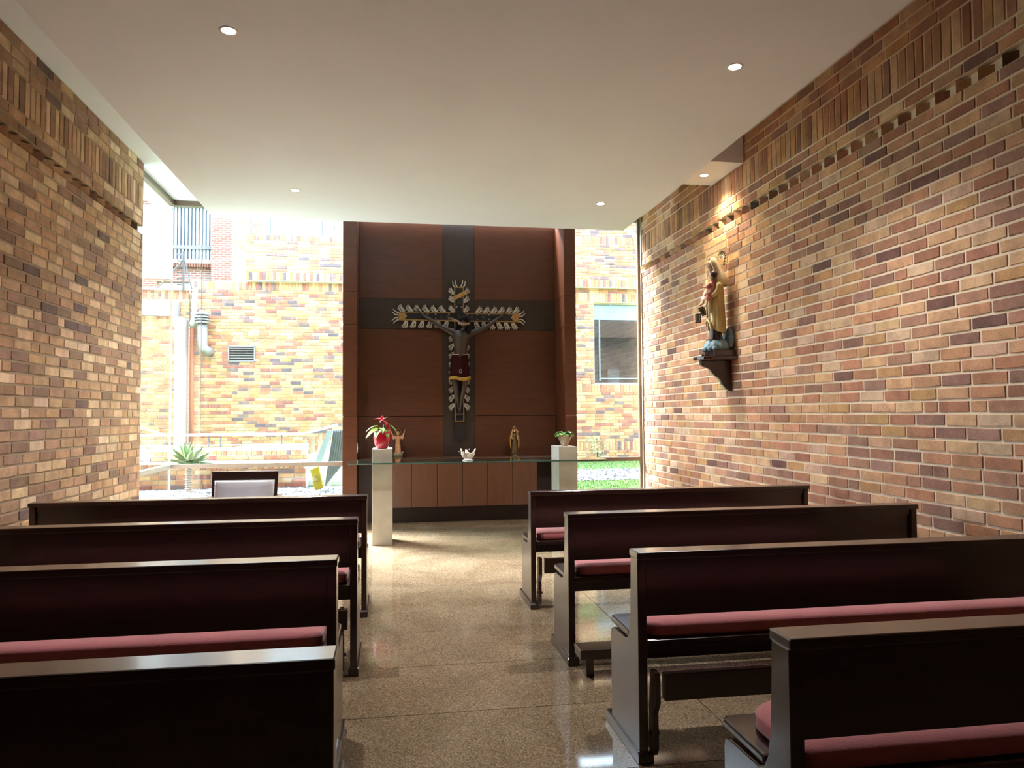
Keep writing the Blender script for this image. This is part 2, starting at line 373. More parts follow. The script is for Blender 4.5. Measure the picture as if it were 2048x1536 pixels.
MB().box(-2.300, -2.294, YE-.005, YE+.005, 1.2, 3.93).build('pane_joint', mat('grey_silicone', (.35, .36, .36), .3), w1)
w2 = empty('window_2', (0, 0, 0), kind='structure', label='narrow tall window between the altar niche and the right wall')
MB().box(2.33, XR-.05, YE-.006, YE+.006, GB, 3.96).build('pane', M_glass, w2)
MB().box(XR-.05, XR-.012, YE-.03, YE+.03, 0, 3.99).build('frame_post', M_frame, w2)
MB().box(2.33, XR-.05, YE-.03, YE+.03, 3.93, 3.99).build('top_rail', M_frame, w2)
MB().box(2.33, XR-.05, YE-.028, YE+.028, .749, .799).build('mid_rail', M_frame, w2)
MB().box(2.33, XR+.02, YE-.05, YE+.05, -.02, GB).build('curb', M_mort_x, w2)
structure('wall_back', MB().box(XR, XR+.3, YE+.1, YE+.2, 0, 4), M_mort_r) if False else None

# altar niche (front wall)
NF, NB = 9.30, 9.86
wf = empty('wall_front', (0, 0, 0), kind='structure', label='reddish wood niche behind the altar with a dark inlaid cross')
MB().box(-.606, 2.325, NB+.03, NB+.12, -.02, ZC).build('backing', M_toe, wf)
G = .003
for a, b in ((-.606, -.437), (2.173, 2.325)):
    zs_ = [0, 1.355, 2.49, 2.895, ZC]
    for i in range(4): MB().box(a, b, NF, NB+.03, zs_[i]+G, zs_[i+1]-G).build('side_panel', M_wall, wf, bevel=.002)
    MB().box(a+.01, b-.01, NF+.012, NB, 0, ZC).build('side_core', M_toe, wf)
xa, xb, xc, xd = -.437, .656, 1.074, 2.173
for (x0, x1) in ((xa, xb), (xc, xd)):
    for (z0, z1) in ((0, 1.352), (1.358, 2.5), (2.905, ZC)):
        MB().box(x0+G, x1-G, NB, NB+.03, z0, z1-G).build('back_panel', M_wall, wf, bevel=.0015)
    MB().box(x0+G, x1-G, NB+.006, NB+.03, 2.502, 2.903).build('cross_inlay', M_band, wf, label='dark brown inlaid band')
MB().box(xb, xc, NB+.006, NB+.03, 0, ZC).build('cross_inlay', M_band, wf, label='dark brown vertical inlaid band')
for n, loc in (('light_switch', (-.436, 9.36, .975)),):
    sw = empty(n, loc, label='small white switch plate on the left inner side of the wooden niche', cat='switch')
    MB().box(0, .008, -.035, .035, -.06, .06).build('plate', mat('white_plastic', (.8, .8, .78), .4), sw, bevel=.002); MB().box(.008, .013, -.012, .012, -.02, .02).build('rocker', mat('white_rocker', (.7, .7, .68), .4), sw)

# ================================================================== CABINET
cb = empty('altar_cabinet', (.88, 9.5, 0), label='long wall hung wooden cabinet with six plain doors under the crucifix', cat='cabinet')
def L(x): return x-.88
MB().box(L(-.43), L(2.166), .0, .355, .805, .822).build('counter', M_door, cb, bevel=.002)
MB().box(L(-.09), L(1.84), .02, .35, .205, .805).build('carcass', M_toe, cb)
MB().box(L(-.43), L(-.1), .25, .35, .0, .80).build('filler', M_toe, cb); MB().box(L(1.85), L(2.166), .25, .35, 0, .80).build('filler', M_toe, cb)
MB().box(L(-.09), L(1.84), .18, .35, .0, .205).build('toe_kick', M_toe, cb)
for i in range(6):
    x0 = L(-.09+i*.3217); d = MB().box(x0+.003, x0+.3187, .0, .02, .21, .80).build('door', M_door, cb, bevel=.0015)

# ================================================================== ALTAR TABLE
at = empty('altar_table', (.82, 8.03, 0), label='altar of clear glass held by two pale stone pillars', cat='altar table')
for a, b in ((-.217, -.004), (1.800, 2.005)):
    MB().box(a-.82, b-.82, 0, .40, 0, 1.012).build('pillar', M_stone, at, bevel=.003)
T0 = -.08
slab = [(-1.286, T0), (1.506, T0), (1.506, .56), (-1.271, .56)]
MB().prism(slab, .855, .873, 'z').build('glass_top', M_tglass, at)
def edge(p, q):
    mb = MB(); mb.tube([(p[0], p[1], .864), (q[0], q[1], .864)], .0085, 6); return mb
eb = MB()
for p, q in ((slab[0], slab[1]), (slab[1], slab[2]), (slab[2], slab[3]), (slab[3], slab[0])):
    eb.tube([(p[0], p[1], .864), (q[0], q[1], .864)], .0088, 6)
eb.build('glass_edge', M_edge, at, label='dark green polished glass edge')

# leaves
def leaf(mb, base, direc, ln, wd, droop=.3, cup=.15, tip=1.0, n=7, roll=0, lobes=0):
    base, d = Vector(base), Vector(direc).normalized(); side = d.cross(Vector((0, 0, 1)))
    if side.length < .05: side = Vector((1, 0, 0))
    side.normalize(); nrm = side.cross(d).normalized()
    if roll: side = (side*math.cos(roll)+nrm*math.sin(roll)).normalized(); nrm = side.cross(d).normalized()
    vs, fs = [], []
    for i in range(n+1):
        t = i/n; w = wd*(math.sin(PI*min(1, t**.75*.98+.02))**.8)*(1-.15*t*tip)
        if lobes and 0 < i < n: w *= (1+lobes*(1 if i % 2 else -1))
        p = base+d*ln*t+Vector((0, 0, -droop*ln*t*t))
        for s in (-1, 0, 1): vs.append(p+side*w*.5*s+nrm*(abs(s)*cup*w))
    for i in range(n):
        for k in range(2): a = i*3+k; fs.append((a, a+1, a+4, a+3))
    vs2 = [v-nrm*.0015 for v in vs]; m_ = len(vs)
    rim = [i*3 for i in range(n+1)]+[n*3+1, n*3+2]+[i*3+2 for i in range(n-1, -1, -1)]+[1]
    fs2 = [tuple(q+m_ for q in f[::-1]) for f in fs]
    fs3 = [(rim[i], rim[(i+1) % len(rim)], rim[(i+1) % len(rim)]+m_, rim[i]+m_) for i in range(len(rim))]
    mb.add(vs+vs2, fs+fs2+fs3)
M_leaf = mat('green_leaf', (.13, .30, .05), .4, var=.3, vscale=20); M_leafl = mat('lime_leaf', (.38, .62, .08), .4, var=.2, vscale=20); M_red = mat('red_bract', (.55, .015, .035), .45, var=.25, vscale=25)
M_pot = mat('glossy_red_glaze', (.42, .008, .025), .12, coat=.6, coat_rough=.05)
po = empty('potted_poinsettia', (-.115, 8.19, 1.0125), label='poinsettia with red bracts in a glossy red pot on the left pillar', cat='plant')
MB().lathe([(.050, 0), (.066, .01), (.084, .055), (.092, .11), (.092, .165), (.089, .185), (.083, .185), (.083, .165), (.02, .16)], 32).build('pot', M_pot, po, smooth=True)
MB().lathe([(.083, .150), (.083, .168), (.03, .172)], 20).build('soil', mat('potting_soil', (.03, .02, .012), .9), po)
st = MB()
for a, r, h in ((0, .02, .26), (2.2, .05, .22), (4.0, .06, .2), (5.2, .04, .24)): st.tube([(0, 0, .16), (r*.5*math.cos(a), r*.5*math.sin(a), .21), (r*math.cos(a), r*math.sin(a), h)], .004, 6)
st.build('stem', mat('plant_stem', (.16, .22, .06), .6), po)
rl = random.Random(3)
for base, d, l, w, dr, mt, rolls in [
    ((-.03, 0, .24), (-1, -.2, .15), .15, .055, .55, M_leafl, 0), ((-.04, -.02, .22), (-.9, -.4, -.2), .15, .06, .5, M_leafl, .5), ((-.05, 0, .20), (-.8, .3, -.3), .14, .05, .4, M_leaf, .3),
    ((.04, 0, .26), (.8, -.3, .05), .14, .06, .9, M_leaf, .2), ((.05, .02, .25), (.9, .2, .2), .12, .055, .9, M_leaf, 0), ((0, -.03, .22), (.1, -1, -.1), .10, .05, .5, M_leaf, 0),
    ((.02, -.02, .20), (.5, -.8, -.2), .10, .045, .6, M_leaf, .2), ((-.02, -.03, .2), (-.4, -.9, .0), .10, .045, .8, M_leaf, 0), ((0, .03, .22), (-.2, 1, 0), .1, .05, .4, M_leaf, 0), ((.03, .03, .2), (.6, .7, .1), .1, .05, .5, M_leaf, 0), ((.0, -.02, .2), (-.1, -.7, .6), .08, .04, .6, M_leaf, .6), ((.03, -.03, .19), (.3, -.9, -.6), .09, .035, .2, M_leafl, .4)]:
    mb = MB(); leaf(mb, base, d, l, w, dr, roll=rolls, lobes=.08); mb.build('leaf', mt, po, smooth=False)
for base, d, l, w, dr in [((0, 0, .31), (-1, -.3, .25), .105, .05, .15), ((0, 0, .31), (-.7, .6, .4), .09, .045, .2), ((0, 0, .31), (.1, -.5, .9), .06, .035, .1), ((.0, 0, .31), (.7, -.4, -.5), .12, .055, .3), ((.04, -.01, .27), (.5, -.5, -.8), .10, .045, .2), ((0, 0, .31), (.2, .8, .5), .08, .04, .3), ((0, 0, .31), (-.3, -.8, .1), .07, .04, .5)]:
    mb = MB(); leaf(mb, base, d, l, w, dr); mb.build('bract', M_red, po)
mb = MB(); leaf(mb, (.01, 0, .31), (.7, -.2, .5), .075, .03, .1); mb.build('bract', mat('pale_bract', (.55, .6, .4), .5), po, label='pale green young bract')

pv = empty('potted_violet', (1.905, 8.20, 1.0125), label='round leaved green plant in a paper wrapped pot on the right pillar', cat='plant')
MB().lathe([(.034, 0), (.040, .02), (.050, .07), (.064, .11), (.060, .112), (.045, .07)], 20, fold=.10, nf=7).build('paper_wrap', mat('cream_paper', (.55, .42, .30), .8, var=.15, vscale=30), pv)
pp = MB()
for k in range(5):
    a = k*1.3+.4; pp.add([(.04*math.cos(a), .04*math.sin(a), .03), (.044*math.cos(a+.4), .044*math.sin(a+.4), .03), (.100*math.cos(a+.5), .09*math.sin(a+.5), .135), (.085*math.cos(a-.1), .08*math.sin(a-.1), .12), (.038*math.cos(a), .038*math.sin(a), .03), (.042*math.cos(a+.4), .042*math.sin(a+.4), .03), (.097*math.cos(a+.5), .087*math.sin(a+.5), .135), (.082*math.cos(a-.1), .077*math.sin(a-.1), .12)], [(0, 1, 2, 3), (7, 6, 5, 4), (0, 3, 7, 4), (1, 5, 6, 2), (3, 2, 6, 7)])
pp.build('paper_fold', mat('cream_paper_fold', (.60, .48, .36), .8), pv)
for k in range(15):
    a = k*2.4; r = .045+.006*(k % 4)*1.5; h = .125+.012*((k*3) % 4); mb = MB(); leaf(mb, (r*math.cos(a)*.6, r*math.sin(a)*.5, h), (math.cos(a), math.sin(a), rl.uniform(-.3, .3)), .088, .085, .35, .1, n=6); mb.build('leaf', M_leaf, pv, smooth=True)

# porcelain hands with child
hs = empty('hands_sculpture', (.81, 8.14, .8735), label='white porcelain cupped hands holding a sleeping child on the glass altar', cat='sculpture')
M_porc = mat('porcelain', (.78, .66, .58), .25, coat=.3); M_porw = mat('white_porcelain', (.80, .80, .82), .2, coat=.3)
MB().lathe([(.058, 0), (.062, .004), (.045, .010), (.026, .018), (.024, .024)], 28).build('foot', M_porw, hs, smooth=True)
for sg in (-1, 1):
    V, E_, R_ = [], [], []
    p = chain(V, E_, R_, [((0, 0, .018), .022), ((sg*.028, 0, .032), .026), ((sg*.052, 0, .055), .022), ((sg*.064, 0, .080), .018)])
    for j, (dx, dl) in enumerate(((-.016, .030), (-.005, .040), (.006, .038), (.016, .030))):
        chain(V, E_, R_, [((sg*.066, dx, .092), .0075), ((sg*(.070+.004*j*(sg > 0)), dx*1.1, .092+dl*.6), .0062), ((sg*(.078+.006*(sg > 0)), dx*1.2, .092+dl), .0045)], p)
    chain(V, E_, R_, [((sg*.046, -.028, .066), .008), ((sg*.050, -.032, .086), .0065), ((sg*.052, -.033, .098), .005)], 2)
    skin('hand', V, E_, R_, M_porc, hs)
V, E_, R_ = [], [], []
b0 = chain(V, E_, R_, [((.018, -.01, .055), .020), ((-.004, -.012, .072), .022), ((-.020, -.012, .090), .017), ((-.022, -.014, .103), .010), ((-.018, -.018, .118), .020)])
chain(V, E_, R_, [((-.030, -.028, .080), .009), ((-.012, -.038, .076), .007), ((.004, -.036, .084), .006)], 2)
chain(V, E_, R_, [((.034, -.022, .064), .014), ((.030, -.034, .082), .011), ((.040, -.030, .060), .008)], 0)
chain(V, E_, R_, [((.020, -.028, .050), .013), ((.000, -.038, .058), .010), ((-.014, -.036, .050), .007)], 0)
skin('child', V, E_, R_, M_porc, hs)
fs_ = MB(); rr = random.Random(5)
for k in range(7): fs_.ball((-.085+rr.uniform(-.014, .02), rr.uniform(-.01, .01), .095+rr.uniform(-.012, .04)), rr.uniform(.003, .006), 6)
fs_.build('flower', mat('porcelain_flower', (.45, .42, .25), .4), hs)
fs_ = MB()
for k in range(5): fs_.ball((.028+rr.uniform(-.02, .02), .02+rr.uniform(-.01, .01), .118+rr.uniform(-.008, .008)), rr.uniform(.003, .005), 6)
fs_.build('flower', mat('porcelain_bud', (.5, .25, .2), .4), hs)

def arc_shell(prof, arc, n=28, sx=.86, sy=.9, th=.006, fold=.04, nf=9, nfold=4):
    """cloth shell open towards -Y; prof = (radius, z, centre y)"""
    vs, fs = [], []
    for i, (r, z, cy) in enumerate(prof):
        for k in range(n+1):
            a = PI/2-arc/2+arc*k/n; fo = 1+(fold*math.cos(nf*a) if i < nfold else 0)
            for q in (0, 1): rr_ = (r-th*q)*fo; vs.append((rr_*math.cos(a)*sx, cy+rr_*math.sin(a)*sy, z))
    m2 = (n+1)*2
    for i in range(len(prof)-1):
        for k in range(n):
            a = i*m2+k*2; b = a+2; c2 = a+m2; d = b+m2
            fs += [(a, b, d, c2), (a+1, c2+1, d+1, b+1)]
        a = i*m2; fs.append((a, a+m2, a+m2+1, a+1)); a = i*m2+n*2; fs.append((a, a+1, a+m2+1, a+m2))
    for k in range(n): a = k*2; fs.append((a, a+1, a+3, a+2))
    return MB().add(vs, fs)
# ---------------------------------------------------------------- small statues on the cabinet
def face(parent, c, r, m_, yaw=0, hair=None, down=0):
    """small head: skull, nose, brow, eyes, mouth, ears; faces -Y rotated by yaw"""
    Mz = Matrix.Rotation(yaw, 3, 'Z') @ Matrix.Rotation(-down, 3, 'X'); mb = MB()
    P = lambda x, y, z: Vector(c)+Mz @ Vector((x*r, y*r, z*r))
    mb.ball(c, r, 16, (.78, .90, 1.05), Mz); mb.ball(P(0, -.42, -.42), r*.48, 10, (1, .8, 1), Mz)
    mb.tube([P(0, -.84, .12), P(0, -.98, -.12), P(0, -.86, -.2)], [r*.07, r*.13, r*.09], 6)
    for s in (-1, 1): mb.ball(P(s*.76, 0, -.05), r*.2, 8, (.4, .8, 1), Mz); mb.tube([P(s*.1, -.88, .2), P(s*.45, -.78, .22)], r*.06, 5)
    mb.tube([P(-.18, -.84, -.42), P(0, -.9, -.40), P(.18, -.84, -.42)], r*.06, 5)
    h = mb.build('head', m_, parent, smooth=True)
    e = MB()
    for s in (-1, 1): e.ball(P(s*.3, -.80, .05), r*.09, 6)
    e.build('eyes', M_dk, h)
    return h
def hand(V, E_, R_, at_, prev, d, side, s):
    """palm with four fingers and a thumb added to a skin chain; d = finger direction, side = across the palm"""
    a, d, side = Vector(at_), Vector(d).normalized(), Vector(side).normalized(); n = d.cross(side).normalized()
    p = chain(V, E_, R_, [(tuple(a), (s*.13, s*.09)), (tuple(a+d*s*.38), (s*.2, s*.1))], prev)
    for j, (o_, l) in enumerate(((-.27, .42), (-.1, .52), (.08, .48), (.25, .36))):
        b = a+d*s*.62+side*o_*s
        chain(V, E_, R_, [(tuple(b), s*.066), (tuple(b+d*l*s*.5+n*s*.08), s*.06), (tuple(b+d*l*s*.85+n*s*.22), s*.045)], p)
    b = a+d*s*.2-side*s*.3
    chain(V, E_, R_, [(tuple(b), s*.075), (tuple(b+d*s*.25-side*s*.12), s*.06)], p-1)

M_gold = mat('old_gold', (.40, .25, .09), .38, metal=.6, bump=.1, bscale=90); M_goldd = mat('dark_gold', (.16, .10, .05), .45, metal=.4)
M_flesh = mat('painted_flesh', (.50, .30, .19), .5)
cs = empty('child_statue', (.062, 9.64, .822), label='small painted child statue with raised arms and a halo behind the red pot', cat='statue')
MB().box(-.060, .060, -.05, .05, 0, .012).box(-.052, .052, -.043, .043, .012, .028).box(-.058, .058, -.05, .05, .028, .036).build('base', mat('green_gold_base', (.20, .17, .08), .5), cs, bevel=.002)
cl = MB(); rr = random.Random(8)
for k in range(14):
    a = k*.45*2; cl.ball((.04*math.cos(a), .03*math.sin(a), .048+.012*rr.random()), .018+.008*rr.random(), 8)
cl.ball((.058, .0, .075), .014, 8)
cl.build('cloud', mat('cloud_paint', (.30, .27, .20), .6), cs, smooth=True)
MB().lathe([(.030, .05), (.036, .07), (.034, .12), (.030, .18), (.027, .22), (.030, .255), (.022, .275), (.012, .285)], 28, sx=1, sy=.75, fold=.10, nf=7).build('tunic', mat('rose_gold_tunic', (.48, .24, .13), .5, var=.3, vscale=60), cs, smooth=True)
MB().lathe([(.0285, .195), (.0305, .20), (.0285, .206)], 20, sy=.78).build('belt', M_gold, cs)
for s in (-1, 1):
    V, E_, R_ = [], [], []
    p = chain(V, E_, R_, [((s*.012, 0, .262), .016), ((s*.036, -.004, .255), .015), ((s*.058, -.008, .272), .012), ((s*.074, -.01, .312), .008), ((s*.082, -.012, .335), .006)])
    hand(V, E_, R_, (s*.085, -.012, .342), p, (s*.35, 0, 1), (0, 1, 0), .030)
    skin('arm', V, E_, R_, M_flesh, cs)
    MB().lathe([(.021, -.018), (.020, 0), (.014, .03)], 12).build('sleeve', mat('tunic_sleeve', (.48, .27, .16), .5), cs).matrix_local = Matrix.Translation((s*.052, -.006, .262)) @ Matrix.Rotation(-s*.9, 4, 'Y')
for s in (-1, 1): MB().ball((s*.012, -.028, .056), .011, 8, (.8, 1.5, .8)).build('foot', M_flesh, cs, smooth=True)
face(cs, (0, -.004, .312), .025, M_flesh)
MB().ball((0, .004, .318), .027, 12, (.95, .95, 1.0)).build('hair', mat('gold_hair', (.36, .22, .08), .5), cs, smooth=True)
MB().ring((0, .012, .325), .042, .0025, 24, 6).build('halo', M_gold, cs)

ms = empty('madonna_statuette', (1.570, 9.64, .822), label='small gilded mother and child statuette with a crown on the cabinet', cat='statue')
MB().box(-.052, .052, -.04, .04, 0, .010).box(-.042, .042, -.032, .032, .010, .030).box(-.048, .048, -.038, .038, .030, .036).build('base', mat('black_gold_base', (.05, .035, .02), .4), ms, bevel=.002)
MB().box(-.026, .026, -.041, -.032, .013, .026).build('plate', mat('brass_plate', (.6, .42, .16), .3, metal=.7), ms)
MB().lathe([(.034, .036), (.038, .05), (.034, .10), (.030, .17), (.028, .23), (.033, .27), (.026, .295), (.012, .305)], 32, sy=.75, fold=.12, nf=9).build('gown', M_goldd, ms, smooth=True)
ml = MB(); n = 20
for s in (-1, 1):
    pts = [(s*.020, .0, .36), (s*.028, .0, .33), (s*.036, -.004, .295), (s*.050, -.010, .25), (s*.056, -.014, .19), (s*.052, -.016, .13), (s*.050, -.012, .09)]
    ml.tube(pts, [.008, .012, .016, .015, .012, .010, .006], 8)
ml.build('mantle', M_gold, ms, smooth=True)
arc_shell([(.040, .085, 0), (.046, .13, 0), (.050, .20, 0), (.052, .26, 0), (.044, .30, .002), (.030, .325, .002), (.026, .345, .0), (.022, .362, -.004), (.004, .372, -.008)], 1.15*PI, 20, 1, .75, .004).build('cloak_back', M_gold, ms, smooth=True)
face(ms, (0, -.012, .335), .022, M_flesh)
MB().lathe([(.014, .366), (.016, .372), (.019, .388), (.014, .388)], 12).build('crown', M_gold, ms)
MB().box(-.002, .002, -.002, .002, .386, .404).box(-.007, .007, -.002, .002, .393, .397).build('crown_cross', M_gold, ms)
V, E_, R_ = [], [], []
chain(V, E_, R_, [((.034, -.026, .262), .016), ((.036, -.028, .290), .015), ((.036, -.030, .305), .008)]); chain(V, E_, R_, [((.022, -.040, .285), .007), ((.008, -.048, .295), .005)], 1); chain(V, E_, R_, [((.030, -.044, .248), .008), ((.030, -.05, .215), .006)], 0)
skin('child', V, E_, R_, M_gold, ms)
face(ms, (.036, -.032, .322), .015, M_flesh)
V, E_, R_ = [], [], []; p = chain(V, E_, R_, [((-.034, -.006, .28), .012), ((-.040, -.022, .24), .011), ((-.030, -.042, .232), .008)]); hand(V, E_, R_, (-.024, -.048, .232), p, (.6, -.8, 0), (0, 0, 1), .018)
skin('arm', V, E_, R_, M_gold, ms)

# ================================================================== CRUCIFIX
cr = empty('crucifix', (.865, 9.80, 1.28), label='large wall crucifix with silver rays, gold borders and a dark figure', cat='crucifix')
BW, BH = .063, .058       # half widths
ZB_, ZT_, ZA = 0.0, 1.780, 1.385   # local: beam bottom, top, arm centre
AL, AR = -.790, .800
cross = [(-BW, ZB_), (BW, ZB_), (BW, ZA-BH), (AR, ZA-BH-.01), (AR, ZA+BH-.01), (BW, ZA+BH), (BW, ZT_), (-BW, ZT_), (-BW, ZA+BH), (AL, ZA+BH), (AL, ZA-BH), (-BW, ZA-BH)]
MB().prism(cross, .0, .045, 'y').build('cross_beam', mat('dark_inlay', (.010, .010, .016), .35), cr)
gb = MB(); w = .013
for i in range(len(cross)):
    p, q = cross[i], cross[(i+1) % len(cross)]
    x0, x1, z0, z1 = min(p[0], q[0]), max(p[0], q[0]), min(p[1], q[1]), max(p[1], q[1])
    if x1-x0 < .001: sgn = 1 if p[0] > 0 else -1; gb.box(p[0]-(w if sgn > 0 else 0), p[0]+(0 if sgn > 0 else w), -.006, .0, z0, z1)
    else:
        s = -1 if (i in (3, 5, 6, 8, 9, 4)) else 1
        top = (p[1] > ZA) ; zc = (z0+z1)/2; gb.box(x0, x1, -.0062, .0, zc-(w if top else 0), zc+(0 if top else w))
gb.build('gold_border', mat('gold_paint', (.36, .22, .07), .4, metal=.3), cr)
for s, x in ((-1, AL), (1, AR)):
    pts = [(x-s*.012, ZA-.042-(.008 if s > 0 else 0)), (x-s*.075, ZA-.040), (x-s*.108, ZA), (x-s*.075, ZA+.040), (x-s*.012, ZA+.038)]
    MB().prism(pts, -.010, 0, 'y').build('end_shield', mat('shield_gold', (.42, .27, .10), .5), cr); MB().ring((x-s*.05, -.011, ZA), .016, .003, 14, 5).build('shield_ring', mat('rosy_enamel', (.3, .1, .09), .5), cr)
M_star = mat('pearl_star', (.75, .75, .72), .3)
stars = [(-.31, .03), (-.31, -.03), (-.135, .03), (-.135, -.03), (-.41, .03), (-.41, -.03), (.11, .03), (.11, -.03), (.24, .03), (.24, -.03), (.40, .03), (.40, -.03)]
for x, z in stars+[(-.03, .13), (.035, .13), (.03, .26), (-.028, .27), (-.02, -1.0), (.03, -1.1)]:
    sb = MB()
    for a in range(4):
        d = Vector((math.cos(a*PI/2), 0, math.sin(a*PI/2))); e = Vector((-d.z, 0, d.x)); o_ = Vector((x, -.004, ZA+z))
        sb.add([o_+e*.004, o_+d*.015, o_-e*.004, o_+Vector((0, .003, 0))], [(0, 1, 2), (0, 3, 1), (1, 3, 2)])
    sb.build('star', M_star, cr)
rb = MB(); M_dsil = mat('dull_silver', (.12, .12, .13), .4, metal=.5)
for x, z in ((-.50, 0), (-.225, 0), (0, 0), (.17, 0), (.32, 0), (0, .2), (0, -1.05)): MB().ring((x, -.003, ZA+z), .016, .003, 14, 5, sz=1.2).build('inlay_ring', M_dsil, cr)
# scroll
vs, fs = [], []; N = 16
for i in range(N+1):
    t = i/N; x = -.088+t*.185; z = 1.625+.030*math.sin((t-.5)*3.2)+.02*t
    for k in (0, 1):
        for q in (0, 1): vs.append((x, -.018-.012*math.sin(t*6)-.004*q, z+k*.058))
for i in range(N):
    a = i*4; fs += [(a, a+4, a+6, a+2), (a+1, a+3, a+7, a+5), (a, a+1, a+5, a+4), (a+2, a+6, a+7, a+3)]
MB().add(vs, fs).build('scroll', mat('gold_scroll', (.45, .27, .09), .45, metal=.2), cr)
M_ray = mat('aged_silver', (.62, .59, .54), .4, metal=.2)
rmesh = None
def ray(x, z, ang, flip=1, sc=1.0, simple=False):
    """silver flame ornament: pierced leaf with three tines; base at (x,z), pointing along ang"""
    mb = MB(); S_ = .090*sc
    def T(u, v): return (x+S_*(u*math.cos(ang)-v*flip*math.sin(ang)), z+S_*(u*math.sin(ang)+v*flip*math.cos(ang)))
    def strip(pts, w0, w1):
        n = len(pts)
        for i in range(n-1):
            (a, b), (c, d) = pts[i], pts[i+1]; l = math.hypot(c-a, d-b) or 1; nx, nz = -(d-b)/l, (c-a)/l; wa = w0+(w1-w0)*i/(n-1); wb = w0+(w1-w0)*(i+1)/(n-1)
            q = [T(a+nx*wa, b+nz*wa), T(c+nx*wb, d+nz*wb), T(c-nx*wb, d-nz*wb), T(a-nx*wa, b-nz*wa)]; mb.prism(q, .008, .018, 'y')
    strip([(0, -.16), (.45, -.14), (.8, -.18), (1.12, -.30)], .105, .05)
    strip([(0, .12), (.25, .26), (.5, .32), (.75, .22), (1.1, .16)], .10, .055)
    if not simple: strip([(0, -.02), (.3, .03), (.62, .02), (1.2, -.06)], .09, .05); strip([(.5, .32), (.72, .40), (.98, .42)], .06, .045)
    return mb.build('ray', M_ray, cr)
for i in range(6):
    ray(AL+.07+i*.106, ZA+BH, math.radians(130), 1); ray(AL+.10+i*.106, ZA-BH, math.radians(-112), 1)
    ray(AR-.07-i*.100, ZA+BH-.005, math.radians(50), -1); ray(AR-.08-i*.100, ZA-BH-.008, math.radians(-62), -1)
for s in (-1, 1):
    ax = AL if s < 0 else AR
    ray(ax, ZA+.025, math.radians(90-s*62), -s, .95, True); ray(ax, ZA-.03, math.radians(-90+s*62), s, .95, True)
    for z in (ZA+.13, ZA+.26, ZT_-.03): ray(s*BW, z-.06, math.radians(90-s*42), -s, .9)
    ray(s*.038, ZT_, math.radians(90-s*22), -s, .95, True)
    ray(s*BW, ZA-.17, math.radians(-90+s*60), s, .9, True)
    for k in range(9): ray(s*BW, ZA-.25-k*.113, math.radians(-90+s*42), s, .92)
# figure (one continuous body)
M_bronze = mat('dark_bronze_skin', (.050, .033, .023), .45, coat=.1)
cz = 1.28
def W_(x, z, y=0.): return (x-.865, y, z-cz)
V, E_, R_ = [], [], []
pel = chain(V, E_, R_, [(W_(.862, 2.04, -.060), .085)])
ab = chain(V, E_, R_, [(W_(.868, 2.14, -.068), .082), (W_(.878, 2.24, -.075), .090), (W_(.888, 2.34, -.080), .104), (W_(.893, 2.415, -.08), .070)], pel)
chest = ab
nk = chain(V, E_, R_, [(W_(.905, 2.475, -.095), .030), (W_(.915, 2.52, -.115), .030)], chest)
for s, sh, el, wr_, hd in ((-1, (.790, 2.435, -.06), (.585, 2.545, -.045), (.405, 2.665, -.03), (.362, 2.705, -.025)), (1, (1.005, 2.430, -.06), (1.215, 2.520, -.045), (1.375, 2.645, -.03), (1.432, 2.685, -.025))):
    f = lambda q: W_(q[0], q[1], q[2])
    mid = tuple((a+b)/2 for a, b in zip(sh, el)); mid2 = tuple((a+b)/2 for a, b in zip(el, wr_))
    p = chain(V, E_, R_, [(f(sh), .048), (f(mid), .038), (f(el), .029), (f(mid2), .028), (f(wr_), .016)], chest)
    hand(V, E_, R_, f(hd), p, (s*.75, -.05, .6), (-.6*s, 0, .75), .085)
for s in (-1, 1):
    p = chain(V, E_, R_, [(W_(.862+s*.045, 1.98, -.065), .052), (W_(.862+s*.070, 1.85, -.085), .047), (W_(.862+s*.062, 1.755, -.115), .036), (W_(.862+s*.045, 1.66, -.085), .034), (W_(.862+s*.022, 1.55, -.05), .022), (W_(.860+s*.010, 1.49, -.045 if s < 0 else -.075), .020), (W_(.858+s*.008, 1.44, -.060 if s < 0 else -.09), .018), (W_(.856+s*.008, 1.405, -.075 if s < 0 else -.105), .011)], pel)
skin('body', V, E_, R_, M_bronze, cr, root=pel)
face(cr, W_(.915, 2.560, -.135), .058, M_bronze, yaw=-.2, down=.75)
hb = MB(); hb.ball(W_(.925, 2.605, -.115), .066, 16, (1.0, 1.0, .95)); hb.ball(W_(.945, 2.55, -.10), .045, 12)
rr = random.Random(2)
for k in range(9):
    a = .3+k*.28; x = .925+.05*math.cos(a-1.0); y = -.10-.035*math.sin(a); hb.tube([W_(x, 2.60, y), W_(x+.018, 2.53, y-.01), W_(x+.02+.01*math.sin(k*2), 2.47, y-.012), W_(x+.015, 2.41+.02*rr.random(), y-.008)], [.02, .017, .013, .004], 7)
hb.build('hair', mat('black_hair', (.006, .005, .004), .75, spec=.2), cr, smooth=True)
M_thorn = mat('bleached_thorn', (.45, .30, .18), .6)
th = MB()
for ph in (0, 2.1, 4.2):
    pts = []
    for k in range(33):
        a = 2*PI*k/32; pts.append(W_(.918+.076*math.cos(a), 2.572+.010*math.sin(3*a+ph)+.024*math.sin(a), -.122+.072*math.sin(a)+.006*math.cos(3*a+ph)))
    th.tube(pts, .0055, 5)
for k in range(16):
    a = k*.39; p = Vector(W_(.918+.068*math.cos(a), 2.575+.024*math.sin(a), -.122+.062*math.sin(a))); th.tube([p, p+Vector((math.cos(a)*.022, math.sin(a)*.02, rr.uniform(-.015, .02)))], [.003, .0006], 4)
th.build('crown_of_thorns', M_thorn, cr)
hg = MB()
